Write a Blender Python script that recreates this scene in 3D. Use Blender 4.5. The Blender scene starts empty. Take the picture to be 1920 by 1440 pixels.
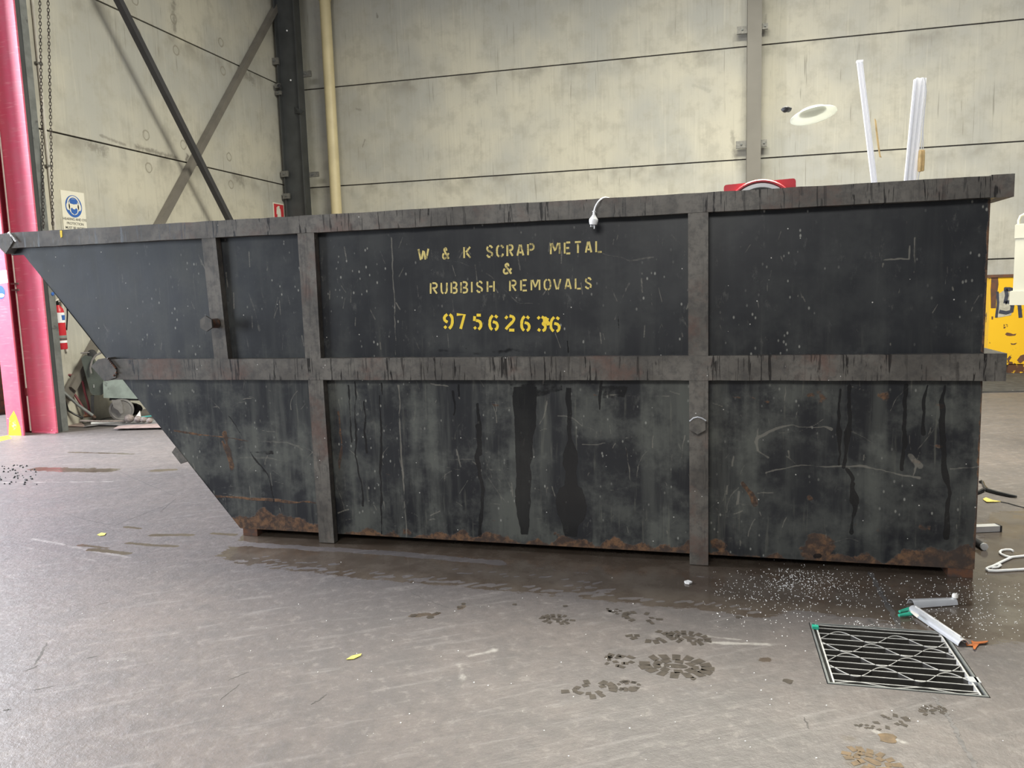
import bpy, bmesh, math, random
import numpy as np
from mathutils import Vector, Matrix
random.seed(7); rng = np.random.default_rng(7)
SC = bpy.context.scene; COL = SC.collection
PI = math.pi

# ------------------------------------------------------------------ camera
F_PX, PITCH, ROLL, YAW, EYE = 1472.53, 0.1216, -0.0297, -0.2444, 1.5
_fw = Vector((math.sin(YAW)*math.cos(PITCH), math.cos(YAW)*math.cos(PITCH), -math.sin(PITCH)))
_rt = Vector((math.cos(YAW), -math.sin(YAW), 0)); _up = _rt.cross(_fw)
RT = _rt*math.cos(ROLL) + _up*math.sin(ROLL)
UP = -_rt*math.sin(ROLL) + _up*math.cos(ROLL)
CAMPOS = Vector((0, 0, EYE))
cam_d = bpy.data.cameras.new('camera'); cam = bpy.data.objects.new('camera', cam_d); COL.objects.link(cam)
cam_d.sensor_width = 36; cam_d.lens = F_PX/1920*36; cam_d.clip_start = .05; cam_d.clip_end = 200
M4 = Matrix((RT, UP, -_fw)).transposed().to_4x4(); M4.translation = CAMPOS
cam.matrix_world = M4
SC.camera = cam

# ------------------------------------------------------------------ world, lights, exposure
SC.view_settings.view_transform = 'Standard'; SC.view_settings.look = 'None'
SC.view_settings.gamma = 1; SC.view_settings.use_curve_mapping = False
SC.view_settings.exposure = 0.0
w = bpy.data.worlds.new('world'); SC.world = w; w.use_nodes = True
w.node_tree.nodes['Background'].inputs[0].default_value = (.93, .96, 1.0, 1)
w.node_tree.nodes['Background'].inputs[1].default_value = 0.20

def area(name, loc, target, sx, sy, power, col, spread=180):
    l = bpy.data.lights.new(name, 'AREA'); l.shape = 'RECTANGLE'; l.size = sx; l.size_y = sy
    l.energy = power; l.color = col; l.spread = math.radians(spread)
    o = bpy.data.objects.new(name, l); COL.objects.link(o); o.location = loc
    o.rotation_euler = (Vector(target)-Vector(loc)).to_track_quat('-Z', 'Y').to_euler()
    return o
# the roller door in the left wall, open to daylight
area('door_daylight', (-11.5, 5.2, 5.0), (-3.5, 5.2, 0), 4.6, 3.6, 3300, (.90, .92, 1.0))
area('door_daylight_near', (-10.5, -1.8, 2.4), (-3, 4.2, 1.2), 4.2, 3.4, 270, (.80, .89, 1.0))
# skylight behind the camera
area('rear_skylight', (-2.0, -5.5, 6.0), (-.8, 4.2, 1.0), 4.5, 1.8, 520, (1.0, .985, .95))
# skylight strip over the middle of the hall
area('roof_skylight', (.7, 6.6, 7.2), (.7, 6.6, 0), 4.6, 3.0, 1640, (1.0, .968, .815))

# ------------------------------------------------------------------ pixel -> point on a real surface
def ray(u, v):
    return RT*((u-960)/F_PX) - UP*((v-720)/F_PX) + _fw
def on(u, v, n, c):
    d = ray(u, v); n = Vector(n); return CAMPOS + d*((c-n.dot(CAMPOS))/n.dot(d))
def on_floor(u, v, z=0.0): return on(u, v, (0, 0, 1), z)
WALL_Y, WALL_X = 13.827, -7.4815
def on_back(u, v, y=WALL_Y): return on(u, v, (0, 1, 0), y)
def on_left(u, v, x=WALL_X): return on(u, v, (1, 0, 0), x)
def on_vert(u, v, p):                                    # vertical plane through p that faces the camera
    n = Vector((-p[0], -p[1], 0)).normalized(); return on(u, v, n, n.dot(Vector(p)))
BYAW, BD = -0.0153, 4.1667
BT = Vector((math.cos(BYAW), math.sin(BYAW), 0)); BN = Vector((-math.sin(BYAW), math.cos(BYAW), 0))
def on_bin(u, v, wv):                                    # -> (s, z) on the bin's upright plane at depth wv
    p = on(u, v, BN, wv); return (p.dot(BT), p.z)

# ------------------------------------------------------------------ node helper
class NT:
    def __init__(s, name):
        s.m = bpy.data.materials.new(name); s.m.use_nodes = True
        s.t = s.m.node_tree; s.b = s.t.nodes['Principled BSDF']
        s._tc = None
    def n(s, ty, **k):
        x = s.t.nodes.new(ty)
        for a, b in k.items(): setattr(x, a, b)
        return x
    def set(s, sock, v):
        if isinstance(v, bpy.types.NodeSocket): s.t.links.new(v, sock)
        elif v is not None:
            if sock.type == 'RGBA' and isinstance(v, (tuple, list)) and len(v) == 3: v = (*v, 1)
            sock.default_value = v
    def obj(s):
        if not s._tc: s._tc = s.n('ShaderNodeTexCoord')
        return s._tc.outputs['Object']
    def math(s, op, a, b=None, c=None, clamp=False):
        x = s.n('ShaderNodeMath', operation=op, use_clamp=clamp)
        for i, v in enumerate((a, b, c)):
            if v is not None: s.set(x.inputs[i], v)
        return x.outputs[0]
    def sep(s, v):
        x = s.n('ShaderNodeSeparateXYZ'); s.set(x.inputs[0], v); return x.outputs
    def comb(s, a, b, c):
        x = s.n('ShaderNodeCombineXYZ')
        for i, v in enumerate((a, b, c)): s.set(x.inputs[i], v)
        return x.outputs[0]
    def scale(s, v, k):
        x = s.n('ShaderNodeVectorMath', operation='MULTIPLY'); s.set(x.inputs[0], v); x.inputs[1].default_value = k; return x.outputs[0]
    def noise(s, sc, det=3, vec=None, rough=.55, dist=0):
        x = s.n('ShaderNodeTexNoise'); s.set(x.inputs['Vector'], vec if vec is not None else s.obj())
        x.inputs['Scale'].default_value = sc; x.inputs['Detail'].default_value = det
        x.inputs['Roughness'].default_value = rough; x.inputs['Distortion'].default_value = dist
        return x.outputs['Fac']
    def voro(s, sc, vec=None, feature='F1'):
        x = s.n('ShaderNodeTexVoronoi', feature=feature); s.set(x.inputs['Vector'], vec if vec is not None else s.obj())
        x.inputs['Scale'].default_value = sc; return x.outputs['Distance']
    def ss(s, v, a, b):
        x = s.n('ShaderNodeMapRange', interpolation_type='SMOOTHSTEP'); s.set(x.inputs[0], v)
        x.inputs[1].default_value = a; x.inputs[2].default_value = b; return x.outputs[0]
    def mix(s, f, a, b):
        x = s.n('ShaderNodeMix', data_type='RGBA'); s.set(x.inputs[0], f); s.set(x.inputs[6], a); s.set(x.inputs[7], b); return x.outputs[2]
    def mixf(s, f, a, b):
        x = s.n('ShaderNodeMix', data_type='FLOAT'); s.set(x.inputs[0], f); s.set(x.inputs[2], a); s.set(x.inputs[3], b); return x.outputs[0]
    def attr(s, name):
        x = s.n('ShaderNodeAttribute', attribute_name=name); return x
    def bump(s, h, st=.3, d=.01):
        x = s.n('ShaderNodeBump'); s.set(x.inputs['Height'], h); x.inputs['Strength'].default_value = st; x.inputs['Distance'].default_value = d
        s.t.links.new(x.outputs[0], s.b.inputs['Normal'])
    def out(s, col, rough=.5, metal=0, spec=None):
        s.set(s.b.inputs['Base Color'], col); s.set(s.b.inputs['Roughness'], rough); s.set(s.b.inputs['Metallic'], metal)
        if spec is not None: s.set(s.b.inputs['Specular IOR Level'], spec)
        return s.m

def simple(name, c, rough=.5, metal=0, var=.25, sc=12, worn=None, wornamt=.62):
    t = NT(name); n = t.noise(sc, 4)
    c2 = tuple(x*(1-var) for x in c)
    col = t.mix(t.ss(n, .3, .7), c, c2)
    if worn: col = t.mix(t.ss(t.noise(sc*.8, 5, rough=.7), wornamt, wornamt+.06), col, worn)
    return t.out(col, t.mixf(n, rough-.05, rough+.08), metal)

# ------------------------------------------------------------------ materials
def concrete_wall():
    t = NT('precast_concrete'); x, y, z = t.sep(t.obj())
    u = t.math('ADD', x, y); uz = t.comb(u, 0, z)
    big = t.noise(.55, 4, uz); mid = t.noise(3.2, 5, uz, .65); fine = t.noise(45, 3, uz)
    col = t.mix(t.ss(big, .36, .64), (.54, .512, .425), (.42, .415, .38))
    col = t.mix(t.math('MULTIPLY', t.ss(mid, .46, .66), .5), col, (.36, .34, .285))
    col = t.mix(t.math('MULTIPLY', t.ss(fine, .55, .8), .18), col, (.30, .29, .25))
    streak = t.noise(1, 3, t.comb(t.math('MULTIPLY', u, 22), 0, t.math('MULTIPLY', z, .9)), .6)
    col = t.mix(t.math('MULTIPLY', t.ss(streak, .50, .74), .27), col, (.31, .29, .24))
    pale = t.noise(1, 2, t.comb(t.math('MULTIPLY', u, 30), 3.3, t.math('MULTIPLY', z, 1.3)))
    col = t.mix(t.math('MULTIPLY', t.ss(pale, .56, .76), .22), col, (.66, .63, .53))
    drip = t.noise(1, 2, t.comb(t.math('MULTIPLY', u, 38), 7.7, t.math('MULTIPLY', z, 1.1)))
    dz = t.noise(1.1, 2, uz)
    col = t.mix(t.math('MULTIPLY', t.math('MULTIPLY', t.ss(drip, .655, .72), t.ss(dz, .46, .60)), .6), col, (.20, .185, .15))
    # each course of panels: dirt gathered under its top joint
    pz = t.math('FRACT', t.math('DIVIDE', t.math('ADD', z, .05), 1.7697))
    top = t.ss(pz, .80, 1.0)
    col = t.mix(t.math('MULTIPLY', t.math('MULTIPLY', top, t.ss(t.noise(1.7, 4, uz), .46, .66)), .7), col, (.24, .225, .19))
    # scrapes and stains
    def seg(p, q, wd, amt, colr):
        nonlocal col
        (x0, z0), (x1, z1) = p, q; dx_, dz_ = x1-x0, z1-z0; L2 = dx_*dx_+dz_*dz_+1e-9
        du, dv = t.math('SUBTRACT', u, x0), t.math('SUBTRACT', z, z0)
        k = t.math('DIVIDE', t.math('ADD', t.math('MULTIPLY', du, dx_), t.math('MULTIPLY', dv, dz_)), L2, clamp=True)
        ex_, ez_ = t.math('SUBTRACT', du, t.math('MULTIPLY', k, dx_)), t.math('SUBTRACT', dv, t.math('MULTIPLY', k, dz_))
        dd = t.math('SQRT', t.math('ADD', t.math('MULTIPLY', ex_, ex_), t.math('MULTIPLY', ez_, ez_)))
        f = t.ss(t.math('ADD', dd, t.math('MULTIPLY', t.math('SUBTRACT', t.noise(14, 5, uz, .7), .5), wd*3)), wd, 0)
        col = t.mix(t.math('MULTIPLY', f, amt), col, colr)
    lp = lambda a, b: (lambda p_: (p_.x+p_.y, p_.z))(on_left(a, b)); bp_ = lambda a, b: (lambda p_: (p_.x+p_.y, p_.z))(on_back(a, b))
    D1 = (.17, .155, .13)
    for p, q, wd, amt in ((lp(188, 254), lp(235, 272), .03, .55), (lp(255, 275), lp(330, 296), .05, .7), (lp(168, 272), lp(196, 282), .10, .6), (lp(325, 2), lp(327, 55), .07, .6), (lp(448, 128), lp(475, 152), .10, .55), (lp(440, 330), lp(455, 345), .10, .5), (lp(352, 292), lp(350, 300), .05, .9),
                          (bp_(706, 25), bp_(708, 32), .03, .6), (bp_(668, 204), bp_(676, 206), .03, .4), (bp_(684, 262), bp_(680, 275), .02, .6), (bp_(1372, 248), bp_(1380, 300), .05, .4), (bp_(1437, 28), bp_(1432, 62), .03, .4), (bp_(1300, 160), bp_(1330, 170), .05, .2)):
        seg(p, q, wd, amt, D1)
    # round grouted lifting sockets, in pairs above and below each joint
    dx = None
    for c in (-6.27, -.742, 2.15, 6.1, 2.95, 4.1): 
        a = t.math('ABSOLUTE', t.math('SUBTRACT', u, c)); dx = a if dx is None else t.math('MINIMUM', dx, a)
    zr = t.math('MULTIPLY', pz, 1.7697)
    dzz = t.math('MINIMUM', t.math('ABSOLUTE', t.math('SUBTRACT', zr, .245)), t.math('ABSOLUTE', t.math('SUBTRACT', zr, 1.58)))
    d = t.math('SQRT', t.math('ADD', t.math('MULTIPLY', dx, dx), t.math('MULTIPLY', dzz, dzz)))
    d = t.math('ADD', d, t.math('MULTIPLY', t.math('SUBTRACT', t.noise(18, 2, uz), .5), .03))
    ring = t.math('SUBTRACT', 1, t.ss(t.math('ABSOLUTE', t.math('SUBTRACT', d, .062)), .004, .016))
    col = t.mix(t.math('MULTIPLY', ring, .8), col, (.27, .25, .2))
    t.bump(t.math('ADD', mid, t.math('MULTIPLY', fine, .3)), .12, .02)
    return t.out(col, .85)
M = {}
M['wall'] = concrete_wall()

def floor_mat():
    t = NT('concrete_floor'); at = t.attr('marks'); r = t.n('ShaderNodeSeparateColor'); t.t.links.new(at.outputs['Color'], r.inputs[0])
    wet, stain, pale = r.outputs
    o = t.obj(); x, y, z = t.sep(o)
    big = t.noise(.7, 5, None, .6); mid = t.noise(4.5, 6, None, .68); fine = t.noise(70, 3); grit = t.noise(220, 2)
    col = t.mix(t.ss(big, .32, .68), (.134, .115, .107), (.094, .085, .084))
    col = t.mix(t.math('MULTIPLY', t.ss(mid, .42, .66), .6), col, (.086, .078, .076))
    m2 = t.noise(17, 5, None, .72)
    col = t.mix(t.math('MULTIPLY', t.ss(m2, .48, .68), .5), col, (.080, .072, .069))
    col = t.mix(t.math('MULTIPLY', t.ss(m2, .47, .32), .45), col, (.205, .185, .172))
    scuff = t.noise(1, 5, t.comb(t.math('MULTIPLY', t.math('ADD', x, t.math('MULTIPLY', y, .6)), 2.2), t.math('MULTIPLY', t.math('SUBTRACT', y, t.math('MULTIPLY', x, .6)), 17), 0), .7)
    col = t.mix(t.math('MULTIPLY', t.ss(scuff, .52, .72), .45), col, (.22, .203, .195))
    scf2 = t.noise(1, 4, t.comb(t.math('MULTIPLY', t.math('SUBTRACT', x, t.math('MULTIPLY', y, .3)), 24), t.math('MULTIPLY', t.math('ADD', y, t.math('MULTIPLY', x, .3)), 3), 0), .7)
    col = t.mix(t.math('MULTIPLY', t.ss(scf2, .56, .76), .4), col, (.092, .085, .082))
    col = t.mix(t.math('MULTIPLY', t.ss(fine, .5, .75), .32), col, (.085, .078, .074))
    col = t.mix(t.math('MULTIPLY', t.ss(grit, .66, .74), .35), col, (.36, .345, .33))
    col = t.mix(t.ss(t.voro(16), .06, .03), col, (.12, .11, .10))
    col = t.mix(t.ss(t.voro(8), .016, .006), col, (.75, .74, .72))
    # hairline cracks
    vc = t.n('ShaderNodeTexVoronoi', feature='DISTANCE_TO_EDGE'); dv = t.n('ShaderNodeVectorMath', operation='ADD')
    t.t.links.new(o, dv.inputs[0]); nn = t.n('ShaderNodeTexNoise'); nn.inputs['Scale'].default_value = 2.5; nn.inputs['Detail'].default_value = 5
    t.t.links.new(o, nn.inputs['Vector']); t.t.links.new(nn.outputs['Color'], dv.inputs[1]); t.t.links.new(dv.outputs[0], vc.inputs['Vector']); vc.inputs['Scale'].default_value = .55
    crack = t.math('MULTIPLY', t.math('SUBTRACT', 1, t.ss(vc.outputs['Distance'], .0015, .006)), t.ss(t.noise(.6, 2), .5, .56))
    col = t.mix(t.math('MULTIPLY', crack, .45), col, (.11, .10, .10))
    pm = t.ss(t.math('ADD', pale, t.math('MULTIPLY', t.math('SUBTRACT', t.noise(9, 4, None, .7), .5), .9)), .35, .65)
    col = t.mix(t.math('MULTIPLY', pm, .55), col, (.40, .38, .35))
    sm = t.ss(t.math('ADD', stain, t.math('MULTIPLY', t.math('SUBTRACT', t.noise(7, 5, None, .7), .5), .7)), .35, .7)
    col = t.mix(t.math('MULTIPLY', sm, .8), col, (.085, .068, .054))
    # wet areas: ragged edge along the tyre marks and splashes
    st = t.noise(1, 5, t.comb(t.math('MULTIPLY', x, 7), t.math('MULTIPLY', y, 24), 0), .7)
    edge = t.math('ADD', t.math('MULTIPLY', t.math('SUBTRACT', t.noise(10, 6, None, .75), .5), .75), t.math('MULTIPLY', t.math('SUBTRACT', st, .5), .8))
    wm = t.ss(t.math('ADD', wet, edge), .46, .54)
    wcol = t.mix(t.ss(t.noise(5, 5, None, .7), .35, .7), (.070, .053, .040), (.108, .088, .070))
    col = t.mix(wm, col, wcol)
    rough = t.mixf(wm, t.mixf(mid, .44, .60), t.mixf(t.ss(t.noise(6, 3), .45, .6), .09, .26))
    h = t.math('ADD', t.math('MULTIPLY', mid, .6), t.math('ADD', t.math('MULTIPLY', m2, .7), t.math('MULTIPLY', scuff, .5)))
    bp = t.n('ShaderNodeBump'); t.set(bp.inputs['Height'], h); bp.inputs['Distance'].default_value = .012
    t.set(bp.inputs['Strength'], t.mixf(wm, .5, .05)); t.t.links.new(bp.outputs[0], t.b.inputs['Normal'])
    return t.out(col, rough)
M['floor'] = floor_mat()

def bin_panel_mat():
    t = NT('black_bin_paint'); at = t.attr('marks'); r = t.n('ShaderNodeSeparateColor'); t.t.links.new(at.outputs['Color'], r.inputs[0])
    scr, drip, rust = r.outputs; dust = at.outputs['Alpha']
    o = t.obj(); x, y, z = t.sep(o)
    col = t.mix(t.ss(t.noise(1.6, 5, None, .6), .35, .7), (.0105, .0118, .0150), (.0195, .0215, .0250))
    # grime film, in upright streaks
    sv = t.comb(t.math('MULTIPLY', x, 9), 0, t.math('MULTIPLY', z, .9))
    st = t.noise(1, 5, sv, .62); st2 = t.noise(1, 4, t.comb(t.math('MULTIPLY', x, 34), 2, t.math('MULTIPLY', z, 2.2)), .6)
    cl = t.noise(3.2, 6, None, .68)
    film = t.math('MULTIPLY', dust, t.math('ADD', t.math('MULTIPLY', t.ss(st, .44, .66), .55), t.math('MULTIPLY', t.ss(cl, .44, .64), .75)), clamp=True)
    col = t.mix(film, col, (.092, .097, .086))
    col = t.mix(t.math('MULTIPLY', t.math('MULTIPLY', dust, t.ss(st2, .58, .76)), .6), col, (.16, .16, .13))
    ab = t.noise(11, 6, t.comb(x, 0, t.math('MULTIPLY', z, .55)), .75)
    col = t.mix(t.math('MULTIPLY', t.ss(ab, .58, .70), .6), col, (.085, .085, .08))
    # chips and spatter
    sp = t.voro(26, t.comb(x, 0, t.math('MULTIPLY', z, .6))); spn = t.ss(t.noise(2.2, 3), .45, .6)
    col = t.mix(t.math('MULTIPLY', t.math('MULTIPLY', t.ss(sp, .17, .07), spn), .8), col, (.30, .30, .27))
    col = t.mix(t.math('MULTIPLY', t.ss(t.voro(11, t.comb(x, 5, z)), .042, .03), .9), col, (.55, .54, .5))
    rn = t.noise(16, 6, None, .72); rm = t.ss(t.math('ADD', rust, t.math('MULTIPLY', t.math('SUBTRACT', rn, .5), 1.3)), .42, .60)
    rcol = t.mix(t.ss(t.noise(26, 5, None, .7), .40, .66), (.055, .034, .025), (.20, .105, .052))
    rcol = t.mix(t.math('MULTIPLY', t.ss(t.noise(5, 4), .48, .66), .75), rcol, (.05, .036, .03))
    col = t.mix(t.math('MULTIPLY', rm, .9), col, rcol)
    sm = t.ss(t.math('ADD', scr, t.math('MULTIPLY', t.math('SUBTRACT', t.noise(30, 3), .5), .5)), .34, .70)
    col = t.mix(t.math('MULTIPLY', sm, .58), col, t.mix(t.noise(6, 2), (.17, .165, .14), (.27, .25, .21)))
    dm = t.ss(t.math('ADD', drip, t.math('MULTIPLY', t.math('SUBTRACT', t.noise(24, 3), .5), .35)), .42, .55)
    col = t.mix(t.math('MULTIPLY', dm, .88), col, (.0085, .009, .010))
    rough = t.mixf(rm, t.mixf(film, .40, .62), .85); rough = t.mixf(dm, rough, .22)
    t.bump(t.math('ADD', t.math('MULTIPLY', t.noise(2.2, 2), 1.5), t.math('ADD', t.math('MULTIPLY', rm, t.math('MULTIPLY', rn, .5)), t.math('MULTIPLY', cl, .1))), .22, .02)
    return t.out(col, rough)
M['panel'] = bin_panel_mat()

def rail_mat(name, runs=1.0):
    t = NT(name); o = t.obj(); x, y, z = t.sep(o)
    n1 = t.noise(3, 5, None, .65); n2 = t.noise(20, 5, None, .7)
    lf = t.ss(x, -.6, -2.6)                             # the loading end is greyer, the other browner
    col = t.mix(t.ss(n1, .35, .65), (.082, .074, .064), (.150, .138, .120))
    col = t.mix(t.math('MULTIPLY', t.ss(n2, .42, .66), .6), col, (.045, .042, .040))
    col = t.mix(t.math('MULTIPLY', t.ss(t.noise(2.1, 5, None, .7), .50, .68), .6), col, t.mix(n2, (.135, .050, .036), (.12, .072, .05)))
    # dirty runs from the top edge
    rv = t.noise(1, 3, t.comb(t.math('MULTIPLY', x, 58), 0, t.math('MULTIPLY', z, 5.0)), .6, .5)
    grp = t.ss(t.noise(1.5, 2, t.comb(x, 4, 0)), .30, .44)
    run = t.math('MULTIPLY', t.math('MULTIPLY', t.math('MULTIPLY', t.ss(rv, .545, .60), t.ss(t.noise(9, 2, t.comb(x, 0, 0)), .40, .55)), grp), runs)
    col = t.mix(t.math('MULTIPLY', run, .85), col, (.012, .011, .011))
    col = t.mix(t.ss(t.voro(13), .045, .03), col, (.6, .58, .55))
    t.bump(n2, .15, .006)
    return t.out(col, t.mixf(run, .52, .25))
M['rail'] = rail_mat('rail_worn_paint'); M['stiff'] = rail_mat('stiffener_worn_paint', .35)

def rusty(name, c, r=.5):
    t = NT(name); n = t.noise(14, 6, None, .7)
    return t.out(t.mix(t.ss(n, .4, .62), c, (.14, .06, .03)), .75)
M['rust'] = rusty('rusty_steel', (.06, .045, .04)); M['rust2'] = rusty('rust_brown_plate', (.09, .05, .035))

def letter_mat(name, c, amt):
    t = NT(name); n = t.noise(22, 5, None, .7); n2 = t.noise(5, 3)
    col = t.mix(t.ss(t.math('ADD', n, t.math('MULTIPLY', n2, .3)), amt, amt+.12), c, tuple(v*.35+.015 for v in c))
    return t.out(col, .55)
M['let1'] = letter_mat('faded_yellow_stencil', (.70, .57, .20), .66)
M['let2'] = letter_mat('fresh_yellow_stencil', (.95, .68, .045), .82)

def pink_mat():
    t = NT('red_column_paint'); o = t.obj(); x, y, z = t.sep(o)
    n = t.noise(4, 5, None, .65)
    col = t.mix(t.ss(n, .3, .7), (.64, .10, .175), (.58, .14, .20))
    hz = t.noise(1, 4, t.comb(t.math('MULTIPLY', t.math('ADD', x, y), 5), 0, t.math('MULTIPLY', z, 42)), .6)
    col = t.mix(t.math('MULTIPLY', t.ss(hz, .55, .75), .45), col, (.80, .42, .42))
    col = t.mix(t.ss(t.noise(9, 5, None, .72), .68, .72), col, (.85, .70, .68))
    col = t.mix(t.math('MULTIPLY', t.ss(z, .26, .02), t.ss(t.math('SUBTRACT', -7.40, x), .02, .06)), col, col)
    return t.out(col, .5)
M['pink'] = pink_mat()
M['yellowfoot'] = simple('yellow_paint', (.85, .62, .03), .5, worn=(.7, .4, .3), wornamt=.6)
M['galv'] = simple('galvanised_steel', (.21, .22, .215), .5, .3, .3, 9, (.11, .11, .11))
M['darksteel'] = simple('dark_grey_steel_paint', (.060, .064, .066), .45, 0, .3, 3)
M['poststeel'] = simple('grey_brown_steel_paint', (.165, .152, .128), .5, 0, .12, 2)
M['brace_dark'] = simple('dark_brace_paint', (.046, .045, .050), .5, 0, .2, 5)
M['brace_grey'] = simple('grey_brace_paint', (.175, .16, .14), .5, 0, .2, 4)
M['clip'] = simple('steel_cleat', (.20, .195, .18), .5, .3, .3, 30)
M['pipe'] = simple('cream_pipe', (.70, .60, .36), .45, 0, .14, 3, (.45, .38, .22), .68)
M['conduit'] = simple('grey_conduit', (.60, .57, .52), .5, 0, .15, 6)
M['chain'] = simple('chain_steel', (.075, .062, .058), .45, .6, .4, 60)
M['white'] = simple('white_plastic', (.92, .93, .95), .35, 0, .06, 5)
def pvc():
    t = NT('white_pvc'); tr = t.n('ShaderNodeBsdfTranslucent'); tr.inputs[0].default_value = (.95, .95, .97, 1); mx = t.n('ShaderNodeMixShader'); mx.inputs[0].default_value = .34
    o = t.t.nodes['Material Output']; t.t.links.new(t.b.outputs[0], mx.inputs[1]); t.t.links.new(tr.outputs[0], mx.inputs[2]); t.t.links.new(mx.outputs[0], o.inputs[0])
    return t.out((.92, .93, .96), .35)
M['pvc'] = pvc()
M['whitew'] = simple('warm_white_paint', (.85, .83, .78), .5, 0, .08, 9)
M['signwhite'] = simple('sign_cream', (.80, .77, .66), .5, 0, .06, 6)
M['signblue'] = simple('sign_blue', (.035, .13, .45), .45, 0, .1, 6)
M['signblack'] = simple('sign_black', (.10, .10, .095), .6, 0, .1, 6)
M['red'] = simple('red_plastic', (.62, .03, .045), .35, 0, .12, 6)
M['redsign'] = simple('red_sign', (.60, .045, .055), .45, 0, .1, 6)
M['darkred'] = simple('dark_red_tube', (.22, .05, .06), .5, 0, .3, 14)
M['dial'] = simple('white_dial', (.74, .76, .76), .35, 0, .06, 6)
def thin_plastic():
    t = NT('thin_white_plastic'); tr = t.n('ShaderNodeBsdfTranslucent'); tr.inputs[0].default_value = (.80, .82, .78, 1); mx = t.n('ShaderNodeMixShader'); mx.inputs[0].default_value = .42
    o = t.t.nodes['Material Output']; t.t.links.new(t.b.outputs[0], mx.inputs[1]); t.t.links.new(tr.outputs[0], mx.inputs[2]); t.t.links.new(mx.outputs[0], o.inputs[0])
    return t.out((.85, .86, .84), .3)
M['ceramic'] = thin_plastic()
M['wood'] = simple('pale_wood', (.95, .68, .32), .5, 0, .25, 30)
M['yellowbin'] = None
M['black'] = simple('black_plastic', (.012, .012, .013), .3, 0, .2, 20)
M['dark'] = simple('dark_rubbish', (.03, .03, .033), .7, 0, .5, 14)
M['olive'] = simple('dark_green_machine_paint', (.075, .09, .078), .5, 0, .3, 8)
M['sage'] = simple('pale_green_machine_panel', (.29, .345, .32), .5, 0, .3, 9, (.17, .2, .19), .6)
M['rubber'] = simple('grey_castor_rubber', (.22, .21, .205), .7, 0, .25, 14)
M['foam'] = simple('white_foam', (.88, .88, .86), .7, 0, .04, 5)
M['alu'] = simple('folded_aluminium', (.80, .82, .86), .28, .55, .1, 18)
M['teal'] = simple('green_plastic', (.03, .42, .28), .35, 0, .1, 9)
M['turq'] = simple('turquoise_plastic', (.10, .48, .46), .4, 0, .1, 9)
M['orange'] = simple('orange_leaf', (.50, .14, .03), .55, 0, .5, 40)
M['yleaf'] = simple('yellow_green_leaf', (.62, .56, .12), .55, 0, .2, 30)
M['yrag'] = simple('yellow_rag', (.75, .60, .15), .6, 0, .4, 60, (.25, .2, .1))
M['sheet'] = simple('grey_sheet', (.33, .32, .33), .5, .1, .4, 5, (.15, .14, .15))
M['pinkplate'] = simple('pinkish_steel_plate', (.38, .29, .27), .5, .1, .3, 12)
M['bulb'] = simple('grey_brown_bulb', (.30, .255, .24), .75, 0, .4, 40)
M['mat'] = simple('dark_floor_mat', (.07, .068, .066), .8, 0, .5, 8, (.3, .29, .28), .66)
M['pit'] = simple('pit_concrete', (.05, .043, .035), .85, 0, .5, 8)
M['wetmark'] = simple('wet_print', (.075, .062, .05), .35, 0, .4, 30)
M['rustmark'] = simple('brown_print', (.16, .105, .055), .4, 0, .5, 30)
M['crack'] = simple('crack_dirt', (.085, .078, .072), .8, 0, .4, 20)
M['joint'] = simple('joint_filler', (.15, .14, .135), .8, 0, .4, 30)
M['label'] = simple('paper_label', (.74, .78, .84), .6, 0, .1, 20)
M['cream'] = simple('cream_enamel', (.50, .485, .39), .4, 0, .08, 4)
M['darkbar'] = simple('dark_bar_steel', (.05, .046, .04), .7, .2, .4, 20)
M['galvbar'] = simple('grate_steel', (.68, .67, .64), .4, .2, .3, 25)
def ybin():
    t = NT('yellow_skip_paint'); n = t.noise(6, 6, None, .7)
    col = t.mix(t.noise(2, 3), (.78, .44, .012), (.82, .50, .02))
    x, y, z = t.sep(t.obj())
    edge = t.math('MULTIPLY', t.math('ADD', t.ss(z, 1.40, 1.47), t.ss(z, .35, .1)), .16)
    col = t.mix(t.ss(t.math('ADD', n, edge), .62, .65), col, (.10, .045, .025))
    return t.out(col, .5)
M['yellowbin'] = ybin()
M['spraydark'] = simple('dark_spray_paint', (.05, .055, .08), .6, 0, .4, 20)
M['spraypale'] = simple('pale_spray_paint', (.50, .47, .38), .6, 0, .3, 20)

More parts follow.
